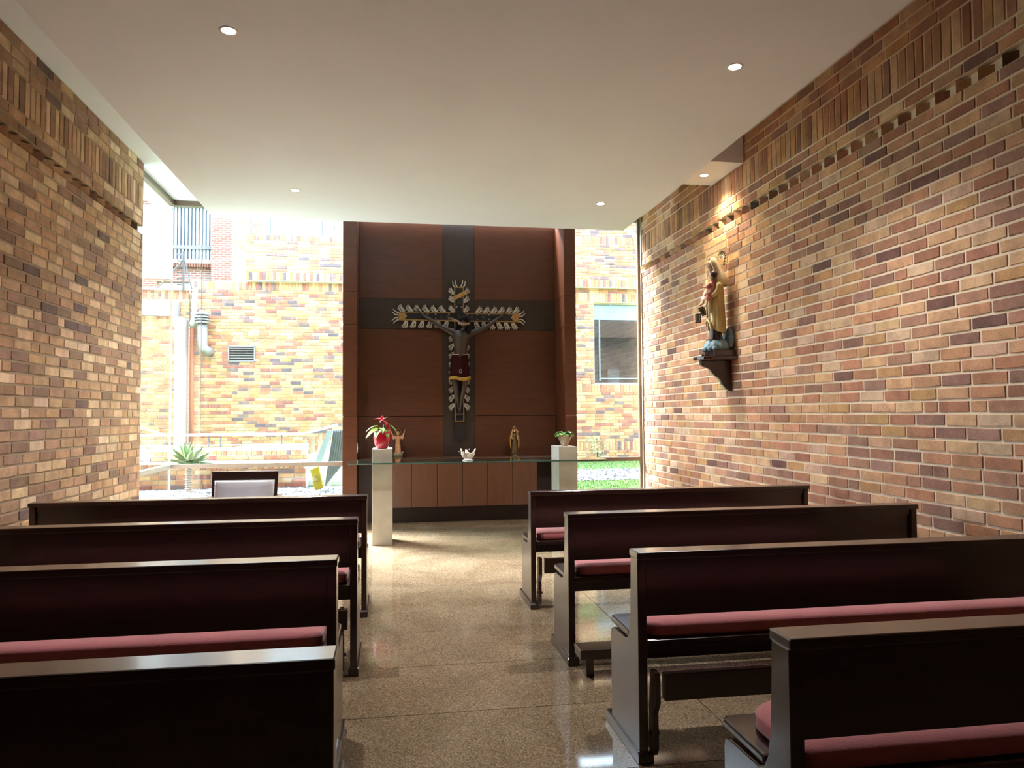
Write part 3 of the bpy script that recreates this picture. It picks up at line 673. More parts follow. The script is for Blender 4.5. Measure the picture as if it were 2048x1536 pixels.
for k in range(5): p = Vector(W_(.79-.01*k, 2.60+.02*k, -.01)); hg.tube([W_(.865, 2.60, -.03), p+Vector((-.06, 0, .0))], [.006, .001], 4)
hg.build('nimbus_rays', M_thorn, cr)
M_wine = mat('wine_velvet', (.026, .0008, .002), .8, spec=.2)
cl = MB().lathe([(.092, 0), (.098, -.03), (.104, -.12), (.112, -.22), (.118, -.30), (.110, -.30), (.08, -.1)], 48, c=(.0, -.066), sx=1.12, sy=.85, fold=.02, nf=9)
lc = cl.build('loincloth', M_wine, cr, smooth=True); lc.location = (-.002, 0, 2.155-cz)
MB().lathe([(.0935, -.004), (.096, 0), (.0935, .004)], 40, c=(0, -.066), sx=1.12, sy=.85).build('waist_cord', mat('silver_cord', (.5, .45, .4), .4), cr).location = (-.002, 0, 2.155-cz)
gt = MB(); n = 72; vs, fs = [], []
for k in range(n):
    a = 2*PI*k/n; wv = .012*math.cos(3*a+.7); r = .122*(1+.02*math.cos(9*a))
    for q, (dr, dz) in enumerate(((0, .0), (.008, -.008), (.004, -.04-(.01 if k % 2 else 0)), (-.004, -.038))): vs.append(((r+dr)*1.12*math.cos(a), -.066+(r+dr)*.85*math.sin(a), dz+wv))
for k in range(n):
    for q in range(4): a = k*4+q; b = k*4+(q+1) % 4; c2 = ((k+1) % n)*4+(q+1) % 4; d = ((k+1) % n)*4+q; fs.append((a, b, c2, d))
gf = gt.add(vs, fs).build('gold_fringe', mat('gold_fringe', (.48, .30, .06), .45, metal=.3), cr); gf.location = (-.002, 0, 1.865-cz)
MB().ring((.0, -.168, 1.935-cz), .015, .0026, 18, 5, sz=1.7).build('emblem', mat('silver_thread', (.5, .47, .42), .4), cr)
MB().box(-.045, .045, -.055, .0, 1.36-cz, 1.40-cz).build('foot_rest', M_bronze, cr, bevel=.004)
nl = MB()
nl.tube([W_(.857, 1.45, -.13), W_(.857, 1.455, -.09)], .006, 6)
nl.build('nail', M_gold, cr)
MB().box(-.062, .062, .01, .05, 1.045-cz, 1.272-cz).build('lower_shade_block', mat('plum_shade', (.012, .006, .010), .5), cr)  # dark slab standing in for the shade below the cross foot

# ================================================================== WALL STATUE
sh = empty('wall_shelf', (XR, 6.865, 1.885), label='dark wooden corbel shelf carrying the robed statue on the right wall', cat='shelf')
out = [(0, -.155), (-.26, -.155), (-.33, -.12), (-.365, -.05), (-.365, .05), (-.33, .12), (-.26, .155), (0, .155)]
MB().prism(out, 0, .036, 'z').build('shelf_board', M_wood, sh, bevel=.010)
br = [(0, 0), (-.315, 0), (-.315, -.045), (-.30, -.058), (-.25, -.075), (-.22, -.095), (-.20, -.125), (-.175, -.15), (-.14, -.17), (-.115, -.20), (-.10, -.235), (-.06, -.28), (-.03, -.297), (0, -.30)]
MB().prism(br, -.022, .022, 'y').build('bracket', M_wood, sh, bevel=.004)
S0 = (3.135, 6.865, 1.921)
vg = empty('robed_statue', S0, -PI/2, label='tall painted statue of a veiled woman holding a child, yellow mantle, on the wall shelf', cat='statue')
# local: faces -Y (world -X), +X is world -Y (towards camera)
MB().box(-.115, .115, -.085, .125, 0, .062).build('plinth', M_wood, vg, bevel=.005)
M_cloud = mat('pale_blue_cloud', (.20, .32, .38), .55, var=.3, vscale=25, bump=.2, bscale=20)
cd_ = MB(); cd_.lathe([(.125, .062), (.130, .09), (.115, .13), (.08, .165), (.04, .18)], 36, c=(0, .0), sx=.85, sy=1.05, fold=.06, nf=11)
for k in range(7): cd_.tube([(.085-.028*k, .09, .09), (.08-.027*k, .115, .17), (.07-.023*k, .12, .24), (.066-.022*k, .105, .275+.012*math.sin(k))], [.028, .030, .024, .010], 8)
for k in range(6): a = -PI/2+(k-2.5)*.42; cd_.ball((.10*math.cos(a), -.01+.115*math.sin(a), .075), .030, 8, (1, 1, .9))
cd_.build('cloud', M_cloud, vg, smooth=True)
M_gown = mat('dark_brown_gown', (.030, .015, .012), .35, coat=.3)
MB().lathe([(.075, .165), (.080, .18), (.066, .24), (.062, .32), (.064, .45), (.060, .60), (.068, .72), (.045, .76)], 40, c=(.0, -.018), sx=.95, sy=.82, fold=.09, nf=8).build('gown', M_gown, vg, smooth=True)
for s in (-1, 1): MB().ball((s*.028, -.085, .172), .020, 10, (.7, 1.5, .6)).build('foot', mat('statue_skin', (.55, .36, .24), .45), vg, smooth=True)
M_mant = mat('yellow_gold_mantle', (.50, .40, .17), .38, coat=.25, var=.15, vscale=10)
# mantle: wraps back and sides, opens low at the front right
vs, fs = [], []; n, mz = 44, 22
zz = [.23+(.80-.23)*i/mz for i in range(mz+1)]
for i, z in enumerate(zz):
    t = i/mz; hw = .098*(1-.22*t**2) if t < .85 else .098*(.84-.32*(t-.85)/.15)
    for k in range(n):
        a = 2*PI*k/n; f_ = math.sin(a)           # sin -1 = front (-Y)
        fold = 1+.05*math.cos(7*a+2*t)+.025*math.cos(15*a-3*t)
        dp = .080 if f_ > 0 else .088
        z_ = z
        if i < 12: z_ = z+max(0, -f_)*(.085+.05*math.cos(2.2*(a+PI/2-.3)))*(1-i/12)
        vs.append((hw*fold*math.cos(a), .0+dp*fold*f_*(1-.15*t)-.004, z_))
fs = [(i*n+k, i*n+(k+1) % n, (i+1)*n+(k+1) % n, (i+1)*n+k) for i in range(mz) for k in range(n)]
MB().add(vs, fs+[[mz*n+k for k in range(n)]]).build('mantle', M_mant, vg, smooth=True)
hm = MB()
hm.tube([(-.07, -.075, .30), (-.03, -.100, .345), (.015, -.102, .365), (.045, -.095, .33), (.062, -.085, .27), (.055, -.080, .225)], [.006, .008, .012, .014, .012, .005], 8)
hm.tube([(.02, -.10, .75), (.015, -.105, .62), (.0, -.106, .50), (.02, -.104, .38)], [.018, .014, .012, .010], 8); hm.tube([(.06, -.085, .72), (.055, -.09, .58), (.05, -.092, .42)], [.014, .012, .008], 8)
hm.build('mantle_fold', M_mant, vg, smooth=True)
M_veil = mat('cream_veil', (.62, .55, .42), .5)
arc_shell([(.105, .70, .03), (.098, .76, .026), (.082, .82, .014), (.068, .87, -.012), (.064, .91, -.030), (.056, .945, -.042), (.036, .970, -.042), (.006, .980, -.036)], 1.50*PI).build('veil', M_veil, vg, smooth=True)
M_sk = mat('statue_skin_light', (.58, .40, .28), .4)
face(vg, (0, -.056, .905), .047, M_sk, yaw=.15, down=.3)
MB().ball((0, -.040, .915), .049, 14, (.85, .85, 1.0)).build('hair', mat('brown_hair', (.06, .035, .02), .5), vg, smooth=True)
MB().tube([(0, -.02, .86), (0, -.014, .80), (0, -.01, .76)], [.022, .024, .04], 10).build('neck', M_sk, vg, smooth=True)
# halo with stars
hl = MB(); Mh = Matrix.Rotation(math.radians(-12), 3, 'X')
hl.ring((0, .030, .905), .100, .005, 36, 6, M=Mh, a0=-.2, a1=PI+.2)
ha = hl.build('halo', mat('silver_halo', (.60, .52, .38), .35, metal=.5), vg)
hr = MB()
for k in range(15):
    a = -.15+k*(PI+.3)/14; d = Mh @ Vector((math.cos(a), 0, math.sin(a))); p = Vector((0, .030, .905))+d*.100
    hr.tube([p, p+d*.032], .0045, 5); t = Mh @ Vector((-math.sin(a), 0, math.cos(a))); hr.tube([p+d*.016-t*.012, p+d*.016+t*.012], .004, 5); hr.ball(p+d*.034, .009, 6)
hr.build('halo_star', mat('bronze_star', (.16, .10, .05), .4, metal=.5), ha)
# right arm reaching with scapulars
V, E_, R_ = [], [], []
p = chain(V, E_, R_, [((-.060, -.02, .74), .034), ((-.082, -.05, .64), .030), ((-.070, -.105, .545), .020), ((-.066, -.140, .520), .012)])
hand(V, E_, R_, (-.066, -.150, .512), p, (0, -1, -.15), (1, 0, 0), .042)
skin('right_arm', V, E_, R_, M_sk, vg)
MB().tube([(-.060, -.02, .75), (-.084, -.052, .64), (-.074, -.092, .565), (-.072, -.108, .545)], [.040, .038, .034, .030], 12).build('sleeve', mat('cream_sleeve', (.50, .42, .30), .5), vg, smooth=True)
M_sc = mat('scapular_brown', (.020, .012, .009), .5)
MB().tube([(-.066, -.165, .50), (-.066, -.165, .43)], .002, 5).tube([(-.060, -.150, .50), (-.058, -.125, .47)], .002, 5).build('cord', M_sc, vg)
for (x, y, z, rx) in ((-.066, -.165, .385, .0), (-.056, -.118, .455, .5)):
    Mx = Matrix.Translation((x, y, z)) @ Matrix.Rotation(rx, 4, 'X') @ Matrix.Rotation(.9, 4, 'Z')
    s_p = MB().box(-.028, .028, -.004, .004, -.045, .045, M=Mx).build('scapular', M_sc, vg)
    b = MB()
    for q in ((-.018, .018, .028, .031), (-.018, .018, -.031, -.028), (-.018, -.015, -.031, .031), (.015, .018, -.031, .031)): b.box(q[0], q[1], -.006, -.004, q[2], q[3], M=Mx)
    b.build('gold_braid', mat('braid_gold', (.35, .27, .15), .5), s_p)
# child on the near (left) arm
kid = MB(); M_pinkr = mat('pink_child_robe', (.42, .16, .15), .5, var=.3, vscale=30)
V, E_, R_ = [], [], []
chain(V, E_, R_, [((.055, -.075, .60), .048), ((.058, -.072, .66), .046), ((.058, -.066, .725), .044), ((.056, -.064, .765), .020)]); chain(V, E_, R_, [((.050, -.10, .58), .035), ((.040, -.125, .545), .028)], 0); chain(V, E_, R_, [((.070, -.095, .70), .026), ((.060, -.135, .665), .020)], 2)
skin('child_robe', V, E_, R_, M_pinkr, vg)
V, E_, R_ = [], [], []; p = chain(V, E_, R_, [((.060, -.130, .665), .013), ((.052, -.155, .675), .010)]); hand(V, E_, R_, (.050, -.162, .678), p, (-.1, -1, .1), (0, 0, 1), .026)
skin('child_hand', V, E_, R_, M_sk, vg)
face(vg, (.056, -.070, .792), .034, M_sk, yaw=-.3)
ch = MB(); ch.ball((.060, -.058, .800), .038, 12)
for k in range(10): a = k*.63; ch.ball((.060+.026*math.cos(a), -.052+.024*math.sin(a), .783+.012*(k % 3)), .014, 8)
ch.build('child_hair', mat('black_curls', (.018, .012, .010), .5), vg, smooth=True)
V, E_, R_ = [], [], []
chain(V, E_, R_, [((.088, -.01, .72), .036), ((.098, -.04, .62), .032), ((.080, -.095, .575), .022)]); skin('left_sleeve', V, E_, R_, M_mant, vg)
for s in (-1, 1):
    V, E_, R_ = [], [], []; chain(V, E_, R_, [((.045+s*.014, -.125, .545), .014), ((.042+s*.012, -.128, .505), .011), ((.042+s*.012, -.138, .490), .010), ((.042+s*.012, -.155, .487), .006)]); skin('child_leg', V, E_, R_, M_sk, vg, sub=1)
fig = empty('kneeling_figurine', (2.965, 6.815, 1.921), label='tiny dark figurine lying at the front edge of the wall shelf', cat='figurine')
fm = MB()
for k in range(5): fm.tube([(-.01+.012*k, 0, .004), (-.012+.014*k, -.01+.008*(k % 2), .025+.008*(k % 3))], [.008, .003], 6)
fm.ball((.045, .0, .010), .012, 8, (1.5, 1, .8)); fm.build('body', mat('dark_figurine', (.05, .03, .025), .5), fig, smooth=True)

# ================================================================== PEWS
PL = 2.137
def make_pew(kneel_down=False):
    root = empty('church_pew', (0, 0, 0))
    prof = [(0, .045), (0, .797), (.088, .797), (.093, .70), (.104, .55), (.118, .49), (.14, .455), (.17, .442), (.34, .438), (.372, .428), (.380, .405), (.380, .045)]
    for a, b in ((.004, .041), (PL-.041, PL-.004)):
        ep = MB().prism(prof, a, b, 'x').build('end_panel', M_wood, root, bevel=.004)
        MB().prism([(-.012, 0), (-.012, .038), (0, .047), (.44, .047), (.455, .036), (.455, 0)], a-.008, b+.018 if a < 1 else b+.008, 'x').build('plinth', M_wood, ep, bevel=.003)
    MB().box(0, PL, -.014, .092, .797, .826).build('top_rail', M_wood, root, bevel=.005)
    MB().box(.041, PL-.041, .012, .040, .765, .797).build('under_rail', M_wood, root)
    MB().box(.041, PL-.041, .022, .042, .566, .79).build('back_panel', M_wood, root, bevel=.002)
    sp = [(.012, .155), (.012, .40), (.03, .425), (PL-.03, .425), (PL-.012, .40), (PL-.012, .155), (PL-.043, .155), (PL-.043, .012), (.043, .012), (.043, .155)]
    MB().prism(sp, .445, .474, 'z').build('seat', M_wood, root, bevel=.009)
    MB().box(.041, PL-.041, .05, .072, .390, .445).box(.041, PL-.041, .32, .34, .390, .445).build('apron', M_wood, root)
    # cushion with rounded ends
    n = 8; r = .13; x0, x1, y0, y1 = .06, PL-.06, .035, .395; pts = []
    for cx, cy, a0, rr_ in ((x1-r, y1-r, 0, r), (x0+r, y1-r, PI/2, r), (x0+.05, y0+.05, PI, .05), (x1-.05, y0+.05, 1.5*PI, .05)):
        for k in range(n+1): a = a0+k*PI/2/n; pts.append((cx+rr_*math.cos(a), cy+rr_*math.sin(a)))
    cm = MB(); N = len(pts); cx, cy = (x0+x1)/2, (y0+y1)/2; vs = []
    for (ins, z) in ((.012, .474), (.0, .484), (-.004, .500), (.0, .516), (.014, .529), (.045, .537), (.10, .540)):
        for x, y in pts:
            dx = min(1, abs(x-cx)/((x1-x0)/2)); vs.append((x-math.copysign(ins, x-cx), y-math.copysign(ins*min(1, abs(y-cy)/.1), y-cy), z))
    L_ = 7; fs = [(i*N+k, i*N+(k+1) % N, (i+1)*N+(k+1) % N, (i+1)*N+k) for i in range(L_-1) for k in range(N)]+[[(L_-1)*N+k for k in range(N)], list(range(N))[::-1]]
    cu = cm.add(vs, fs).build('cushion', M_pink, root, smooth=True)
    # kneeler
    kz = MB(); root2 = root
    if kneel_down:
        kb = MB().box(.012, PL-.012, -.225, -.085, .098, .152).build('kneeler', M_wood, root, bevel=.006)
        lg = MB()
        for x in (.050, PL-.092): MB().box(x, x+.042, -.19, -.12, 0, .098).build('kneeler_leg', M_wood, kb, bevel=.003)
        MB().tube([(.041, .02, .11), (.03, -.09, .12)], .012, 8).build('hinge_arm', M_wood, kb)
    else:
        kb = MB().box(.090, PL-.05, -.060, -.022, .258, .362).build('kneeler', M_wood, root, bevel=.004)
        for x in (.062, PL-.082):
            MB().prism([(-.055, .250), (-.055, .366), (.0, .366), (.02, .22), (.03, .06), (.02, .04), (-.012, .035), (-.028, .06), (-.03, .12), (-.025, .20)], x-.012, x+.012, 'x').build('kneeler_arm', M_wood, kb, bevel=.002)
            MB().tube([(x-.015, .0, .115), (x+.022, .0, .115)], .009, 10).build('pivot_knob', M_dk, kb)
    return root
proto_up = make_pew(False)
proto_dn = make_pew(True)
def place(o, x, y, rz, label):
    o.location = (x, y, 0); o.rotation_euler = (0, 0, rz); tag(o, label, 'pew', 'dark wooden pews in two columns either side of the aisle')
S = 1.1; XB = .9547
yR = [4.7504*S, 3.6646*S, 2.6108*S, 1.5657*S]; yL = [4.7632*S, 3.7081*S, 2.6937*S, 1.6114*S]; xL = [-.1572*S, -.167*S, -.1912*S, -.1178*S]
RZ_R = [0, 0, 0, 0]; RZ_L = [0, 0, 0, 0]
order = ['front row, nearest the altar', 'second row from the altar', 'third row from the altar', 'last row, nearest the viewer']
DXR = [.005, -.007, .0, .0]
for i in range(4):
    if i == 0: o = proto_up
    elif i == 1: o = proto_dn
    else: o = copy_tree(proto_up)
    place(o, XB+DXR[i], yR[i], RZ_R[i], ['front dark wooden pew right of the aisle, nearest the altar', 'second pew from the altar right of the aisle, kneeler lowered', 'third pew from the altar right of the aisle, kneeler folded up', 'last pew right of the aisle, nearest the viewer, rounded pink cushion'][i])
for i in range(4):
    o = copy_tree(proto_up)
    place(o, xL[i]-PL, yL[i], RZ_L[i], ['front dark wooden pew left of the aisle, before the grey armchair', 'second pew from the altar left of the aisle', 'third pew from the altar left of the aisle, long pink cushion', 'last pew left of the aisle, nearest the viewer, bright top rail'][i])

# ================================================================== ARMCHAIR
ac = empty('armchair', (-1.39, 7.45, 0), .05, label='dark wooden armchair with grey upholstered back behind the front left pew', cat='armchair')
# faces the pews (-Y)
bkp = [(-.305, .50), (.285, .50), (.305, .845), (-.300, .85)]
MB().prism(bkp, .0, .035, 'y').build('back_frame', M_wood, ac, bevel=.004)
vs = []; prof = [(1, 0), (1.0, -.03), (.985, -.055), (.95, -.072), (.85, -.082), (.5, -.088)]
base = [(-.275, .49), (.262, .49), (.270, .762), (-.268, .768)]; pts = []
for i in range(4):
    p, q = Vector(base[i]), Vector(base[(i+1) % 4])
    for k in range(8): pts.append(p.lerp(q, k/8))
cx_, cz_ = -.003, .63; N = len(pts); vs = []
for sc_, y in prof:
    for p in pts: vs.append((cx_+(p.x-cx_)*sc_, y, cz_+(p.y-cz_)*sc_))
fs = [(i*N+k, i*N+(k+1) % N, (i+1)*N+(k+1) % N, (i+1)*N+k) for i in range(len(prof)-1) for k in range(N)]+[[(len(prof)-1)*N+k for k in range(N)], list(range(N))[::-1]]
MB().add(vs, fs).build('back_cushion', M_grey, ac, smooth=True)
MB().box(-.27, .27, -.50, -.01, .38, .48).build('seat_cushion', M_grey, ac, bevel=.03)
MB().box(-.29, .29, -.51, .0, .32, .38).build('seat_frame', M_wood, ac, bevel=.004)
for s in (-1, 1):
    for y in (-.49, -.01): MB().box(s*.30-.022, s*.30+.022, y-.0, y+.045, 0, .595 if y < -.1 else .62).build('leg', M_wood, ac, bevel=.003)
    MB().box(s*.31-.032, s*.31+.032, -.52, .03, .595, .622).build('armrest', M_wood, ac, bevel=.006)

# ================================================================== DOWNLIGHTS
M_lamp = mat('lamp_face', (1, 1, 1), .5, emit=((1, .93, .80), 22)); M_trim = mat('lamp_trim', (.75, .74, .70), .5)
def downlight(x, y, z, label, w=SPOT_W, ang=130, col=SPOT_COL):
    o = empty('recessed_downlight', (x, y, z), label=label, cat='ceiling light', group='recessed ceiling downlights')
    MB().lathe([(.052, -.001), (.052, -.006), (.038, -.006), (.036, -.001)], 28, caps=False).build('trim_ring', M_trim, o, smooth=True)
    MB().lathe([(.0365, -.0045), (.001, -.0045)], 24).build('lamp_face', M_lamp, o)
    ld = bpy.data.lights.new('downlight_beam', 'SPOT'); ld.energy = w; ld.spot_size = math.radians(ang); ld.spot_blend = .9; ld.color = col; ld.shadow_soft_size = .035
    lo = bpy.data.objects.new('lamp_beam', ld); C.objects.link(lo); lo.parent = o; lo.location = (0, 0, -.03)
    return o
downlight(-.889, 4.20, ZD, 'round recessed downlight, nearer one on the left of the white ceiling')
downlight(2.063, 4.20, ZD, 'round recessed downlight, nearer one on the right of the white ceiling')
downlight(-.905, 7.15, ZD, 'round recessed downlight above the glass table, left of the crucifix')
downlight(2.068, 7.20, ZD, 'round recessed downlight above the glass table, right of the crucifix')
downlight(3.038, 6.89, 3.725, 'round recessed downlight in the soffit box above the wall statue', SPOT_W*.6, 120, (1, .80, .50))

# ================================================================== OUTSIDE
GZ = .22
M_grass = mat('lawn_soil', (.07, .13, .035), .9, var=.3, vscale=6)
gr = tag(MB().box(-30, 30, 10.0, 60, GZ-.3, GZ).box(-30, -.62, 9.56, 10.0, GZ-.3, GZ).box(2.34, 30, 9.56, 10.0, GZ-.3, GZ).build('ground', M_grass), kind='structure', label='garden ground outside the glass')
M_blade = mat('grass_blade', (.09, .20, .04), .7); rr = random.Random(11)
vs, fs = [], []
def blades(x0, x1, y0, y1, n):
    for _ in range(n):
        x, y = rr.uniform(x0, x1), rr.uniform(y0, y1); a = rr.uniform(0, 2*PI); h = rr.uniform(.02, .05); w = .006; k = len(vs)
        vs.extend([(x-w*math.cos(a), y-w*math.sin(a), GZ), (x+w*math.cos(a), y+w*math.sin(a), GZ), (x+rr.uniform(-.02, .02), y+rr.uniform(-.02, .02), GZ+h)]); fs.append((k, k+1, k+2))
blades(2.4, 6.5, 9.62, 12.3, 24000); blades(2.9, 8, 14.8, 18.1, 12000); blades(-.5, 1.6, 10.1, 18.4, 9000)
tag(MB().add(vs, fs).build('lawn_grass', M_blade), 'bright green lawn grass outside the right window', 'grass', kind='stuff')
ICO = [(0, 0, 1), (.9, 0, .4), (.28, .86, .4), (-.73, .53, .4), (-.73, -.53, .4), (.28, -.86, .4), (.73, .53, -.4), (-.28, .86, -.4), (-.9, 0, -.4), (-.28, -.86, -.4), (.73, -.53, -.4), (0, 0, -1)]
ICF = [(0, 1, 2), (0, 2, 3), (0, 3, 4), (0, 4, 5), (0, 5, 1), (1, 6, 2), (2, 7, 3), (3, 8, 4), (4, 9, 5), (5, 10, 1), (1, 10, 6), (2, 6, 7), (3, 7, 8), (4, 8, 9), (5, 9, 10)]
def stones(x0, x1, y0, y1, n, lo, hi, name, label, cols):
    mb = MB()
    for _ in range(n):
        x, y = rr.uniform(x0, x1), rr.uniform(y0, y1); s = rr.uniform(lo, hi); sx_, sy_, sz_ = s*rr.uniform(.8, 1.4), s*rr.uniform(.8, 1.3), s*rr.uniform(.5, .8); a = rr.uniform(0, PI); c, d = math.cos(a), math.sin(a)
        g = rr.choice(cols); mb.add([(x+(v[0]*c-v[1]*d)*sx_, y+(v[0]*d+v[1]*c)*sy_, GZ+.3*sz_+v[2]*sz_) for v in ICO], ICF, g)
    return tag(mb.build(name, M_gravel), label, 'gravel', kind='stuff')
M_gravel = bpy.data.materials.new('gravel_stone'); M_gravel.use_nodes = True
_t = M_gravel.node_tree; _a = _t.nodes.new('ShaderNodeAttribute'); _a.attribute_name = 'Col'; _t.links.new(_a.outputs['Color'], _t.nodes['Principled BSDF'].inputs['Base Color']); _t.nodes['Principled BSDF'].inputs['Roughness'].default_value = .8
GC = [(.07, .08, .09), (.10, .12, .13), (.03, .035, .045), (.16, .17, .18), (.07, .07, .07)]
MB().box(-6, -.65, 10.35, 12.4, GZ, GZ+.004).build('gravel_bed', mat('gravel_dust', (.06, .065, .07), .9), tag(gr)) 
stones(-5.0, -.7, 10.4, 12.38, 5200, .014, .030, 'grey_gravel', 'loose blue grey gravel in front of the low brick wall', GC)
stones(2.4, 7.0, 12.4, 14.7, 4200, .02, .05, 'white_stones', 'strip of pale garden stones across the lawn beyond the right window', [(.05, .05, .055), (.035, .037, .045), (.09, .09, .09), (.012, .012, .018)])

def wallbox(name, label, boxes, m_=None): 
    mb = MB()
    for b in boxes: mb.box(*b)
    return tag(mb.build(name, m_ or M_mort_x), label, 'building')
# main opposite building
YW = 18.7
ob = wallbox('courtyard_building', 'pale orange brick building across the garden with an overhanging upper storey', [(-4.78, 5.16, YW+.02, YW+.4, 0, 4.62), (7.6, 10, YW+.02, YW+.4, 0, 4.6), (5.16, 7.6, YW+.02, YW+.4, 0, 2.13), (5.16, 7.6, YW+.02, YW+.4, 4.26, 4.62), (-3.49, 3.9, YW-.14, YW+.4, 4.62, 5.74), (3.9, 10, YW-.14, YW+.4, 4.62, 7.2), (5.16, 7.6, YW+1.2, YW+1.3, 2, 4.4)])
it = rows_fill(-4.78, -1.0, GZ, 4.62, soldiers=[(4.41, 4.61)], holes=[(-3.90, -3.29, 2.66, 3.05)])+rows_fill(4.2, 9.0, GZ, 4.62, soldiers=[(.42, .64), (1.92, 2.13), (4.27, 4.5)], holes=[(5.16, 7.6, 2.13, 4.26)])
brick_wall(ob, it, (0, YW, 0), (1, 0, 0), (0, -1, 0), PAL_X, 300, vis=lambda x, y: (286 < x < 686 or 1151 < x < 1284) and y < 985)
it = rows_fill(-3.49, -.9, 4.63, 5.74, soldiers=[(4.63, 4.83), (5.6, 5.74)])+rows_fill(4.2, 9.0, 4.63, 7.1, soldiers=[(4.63, 4.83), (5.75, 5.95)])
brick_wall(ob, it, (0, YW-.16, 0), (1, 0, 0), (0, -1, 0), PAL_X, 0)
it = rows_fill(-1.0, 4.2, GZ, 4.62)
brick_wall(ob, it, (0, YW, 0), (1, 0, 0), (0, -1, 0), PAL_X, 0)
# coping and left end
MB().box(-9, -4.5, YW-.1, YW+.4, 4.36, 4.42).build('coping', mat('white_coping', (.45, .45, .43), .7), None) if False else None
lb = wallbox('brick_side_block', 'projecting brick block with a sloping grey roof seen through the left side glass', [(-9, -4.93, 18.02, 18.5, 0, 3.66)])
it = rows_fill(-6.6, -4.93, GZ, 3.66, soldiers=[(3.42, 3.66)])
brick_wall(lb, it, (0, 18.0, 0), (1, 0, 0), (0, -1, 0), PAL_X, 60, vis=lambda x, y: 286 < x < 400)
MB().box(-4.93, -4.80, 18.05, 18.66, 0, 3.66).build('quoin', mat('pale_render', (.42, .36, .33), .8), lb)
MB().prism([(17.9, 3.66), (18.66, 3.66), (18.66, 4.1)], -9, -5.0, 'x').build('roof', mat('grey_roof', (.26, .28, .30), .6), lb)
it = rows_fill(-6.6, -4.78, 3.7, 4.36, soldiers=[(4.15, 4.36)])
brick_wall(lb, it, (0, 18.66, 0), (1, 0, 0), (0, -1, 0), PAL_X, 0)
MB().box(-9, -4.80, 18.68, 18.98, 3.5, 4.36).build('upper_block', M_mort_x, lb)
MB().box(-9, -4.60, YW-.12, YW+.0, 4.36, 4.42).build('coping', mat('white_coping', (.40, .40, .39), .7), lb)
# downpipe
dp = empty('downpipe', (-4.69, 18.55, 0), label='terracotta painted downpipe running down the courtyard wall', cat='pipe')
MB().tube([(0, 0, GZ), (0, 0, 3.46)], .052, 14).build('pipe', mat('terracotta_paint', (.30, .07, .025), .6), dp, smooth=True)
MB().tube([(0, 0, 3.46), (.01, 0, 3.56), (.03, .02, 3.7), (.05, .03, 4.34)], [.055, .075, .06, .06], 12).build('upper_pipe', mat('weathered_zinc', (.34, .38, .34), .7, var=.3, vscale=10), dp, smooth=True)
# fence mast
fm = empty('fence_mast', (-4.87, 18.45, 4.42), label='grey steel fence mast with six insulators braced by two struts above the wall', cat='mast')
M_gs = mat('grey_steel', (.07, .075, .08), .5, metal=.3)
MB().box(-.022, .022, -.02, .02, -.08, .84).build('post', M_gs, fm)
MB().tube([(-.02, 0, .62), (-.58, 0, -.05)], .018, 8).build('strut', M_gs, fm); MB().tube([(.02, 0, .62), (.19, .0, -.06)], .016, 8).build('strut', M_gs, fm)
for k in range(6): MB().tube([(-.14, -.02, .05+k*.14), (-.03, -.02, .05+k*.14)], [.02, .014], 8).build('insulator', mat('black_insulator', (.05, .05, .055), .5) if k == 0 else bpy.data.materials['black_insulator'], fm)
# exhaust pipe
ex = empty('exhaust_pipe', (-4.44, 18.45, 2.9), label='galvanised exhaust pipe with louvred conical cap on the courtyard wall', cat='vent pipe')
M_gal = mat('galvanised', (.33, .35, .37), .35, metal=.5)
MB().tube([(.0, 0, .62), (0, 0, .18), (.02, .0, .08), (.09, .05, .02), (.12, .24, .0)], .115, 20).build('pipe', M_gal, ex, smooth=True)
cpm = MB(); cpm.lathe([(.175, .86), (.17, .87), (.004, 1.0)], 20)
for k in range(3): cpm.lathe([(.15, .66+k*.065), (.172, .665+k*.065), (.14, .70+k*.065)], 20)
cpm.build('cap', M_gal, ex); MB().lathe([(.10, .6), (.12, .86)], 16).build('cap_core', M_dk, ex)
MB().box(-.05, .26, .22, .25, -.14, -.12).build('bracket', M_gal, ex)
# louvre vent
lv = empty('louvre_vent', (-3.595, 18.7, 2.855), label='rectangular white louvred vent with dark gaps in the courtyard wall', cat='vent')
MB().box(-.30, .30, .015, .05, -.19, .19).build('backing', M_dk, lv)
M_lv = mat('vent_paint', (.24, .24, .23), .5)
MB().box(-.31, .31, -.02, .02, .175, .195).box(-.31, .31, -.02, .02, -.195, -.175).box(-.31, -.285, -.02, .02, -.19, .19).box(.285, .31, -.02, .02, -.19, .19).build('vent_frame', M_lv, lv)
for k in range(6):
    z = -.150+k*.060; MB().prism([(.01, z-.008), (-.02, z-.018), (-.02, z-.008), (.01, z+.002)], -.287, .287, 'x').build('slat', M_lv, lv)
# right window of courtyard building
cw = empty('window', (6.38, 18.8, 3.2)); cw.parent = ob; cw['label'] = 'large square window with a pale blue frosted upper strip'
M_cg = mat('reflecting_glass', (.045, .055, .065), .03, spec=1.0, coat=1, coat_rough=.0)
MB().box(-1.22, 1.22, .05, .07, -1.07, 1.06).build('pane', glass_mat('court_glass', (.55, .62, .66)), cw)
MB().box(-1.22, 1.22, .02, .048, .62, 1.02).build('frosted_strip', mat('frosted_film', (.22, .34, .40), .6), cw)
MB().box(-1.22, -1.19, .0, .08, -1.07, 1.06).box(-1.22, 1.22, 0, .08, -1.07, -1.03).box(-1.06, -1.035, .0, .045, -.98, .62).box(-1.05, 1.22, .0, .045, -.93, -.905).build('window_frame', mat('blue_grey_frame', (.22, .30, .34), .5), cw)
MB().box(-1.22, 1.22, -.04, .1, 1.02, 1.07).build('lintel', mat('ochre_lintel', (.42, .36, .20), .7), cw)
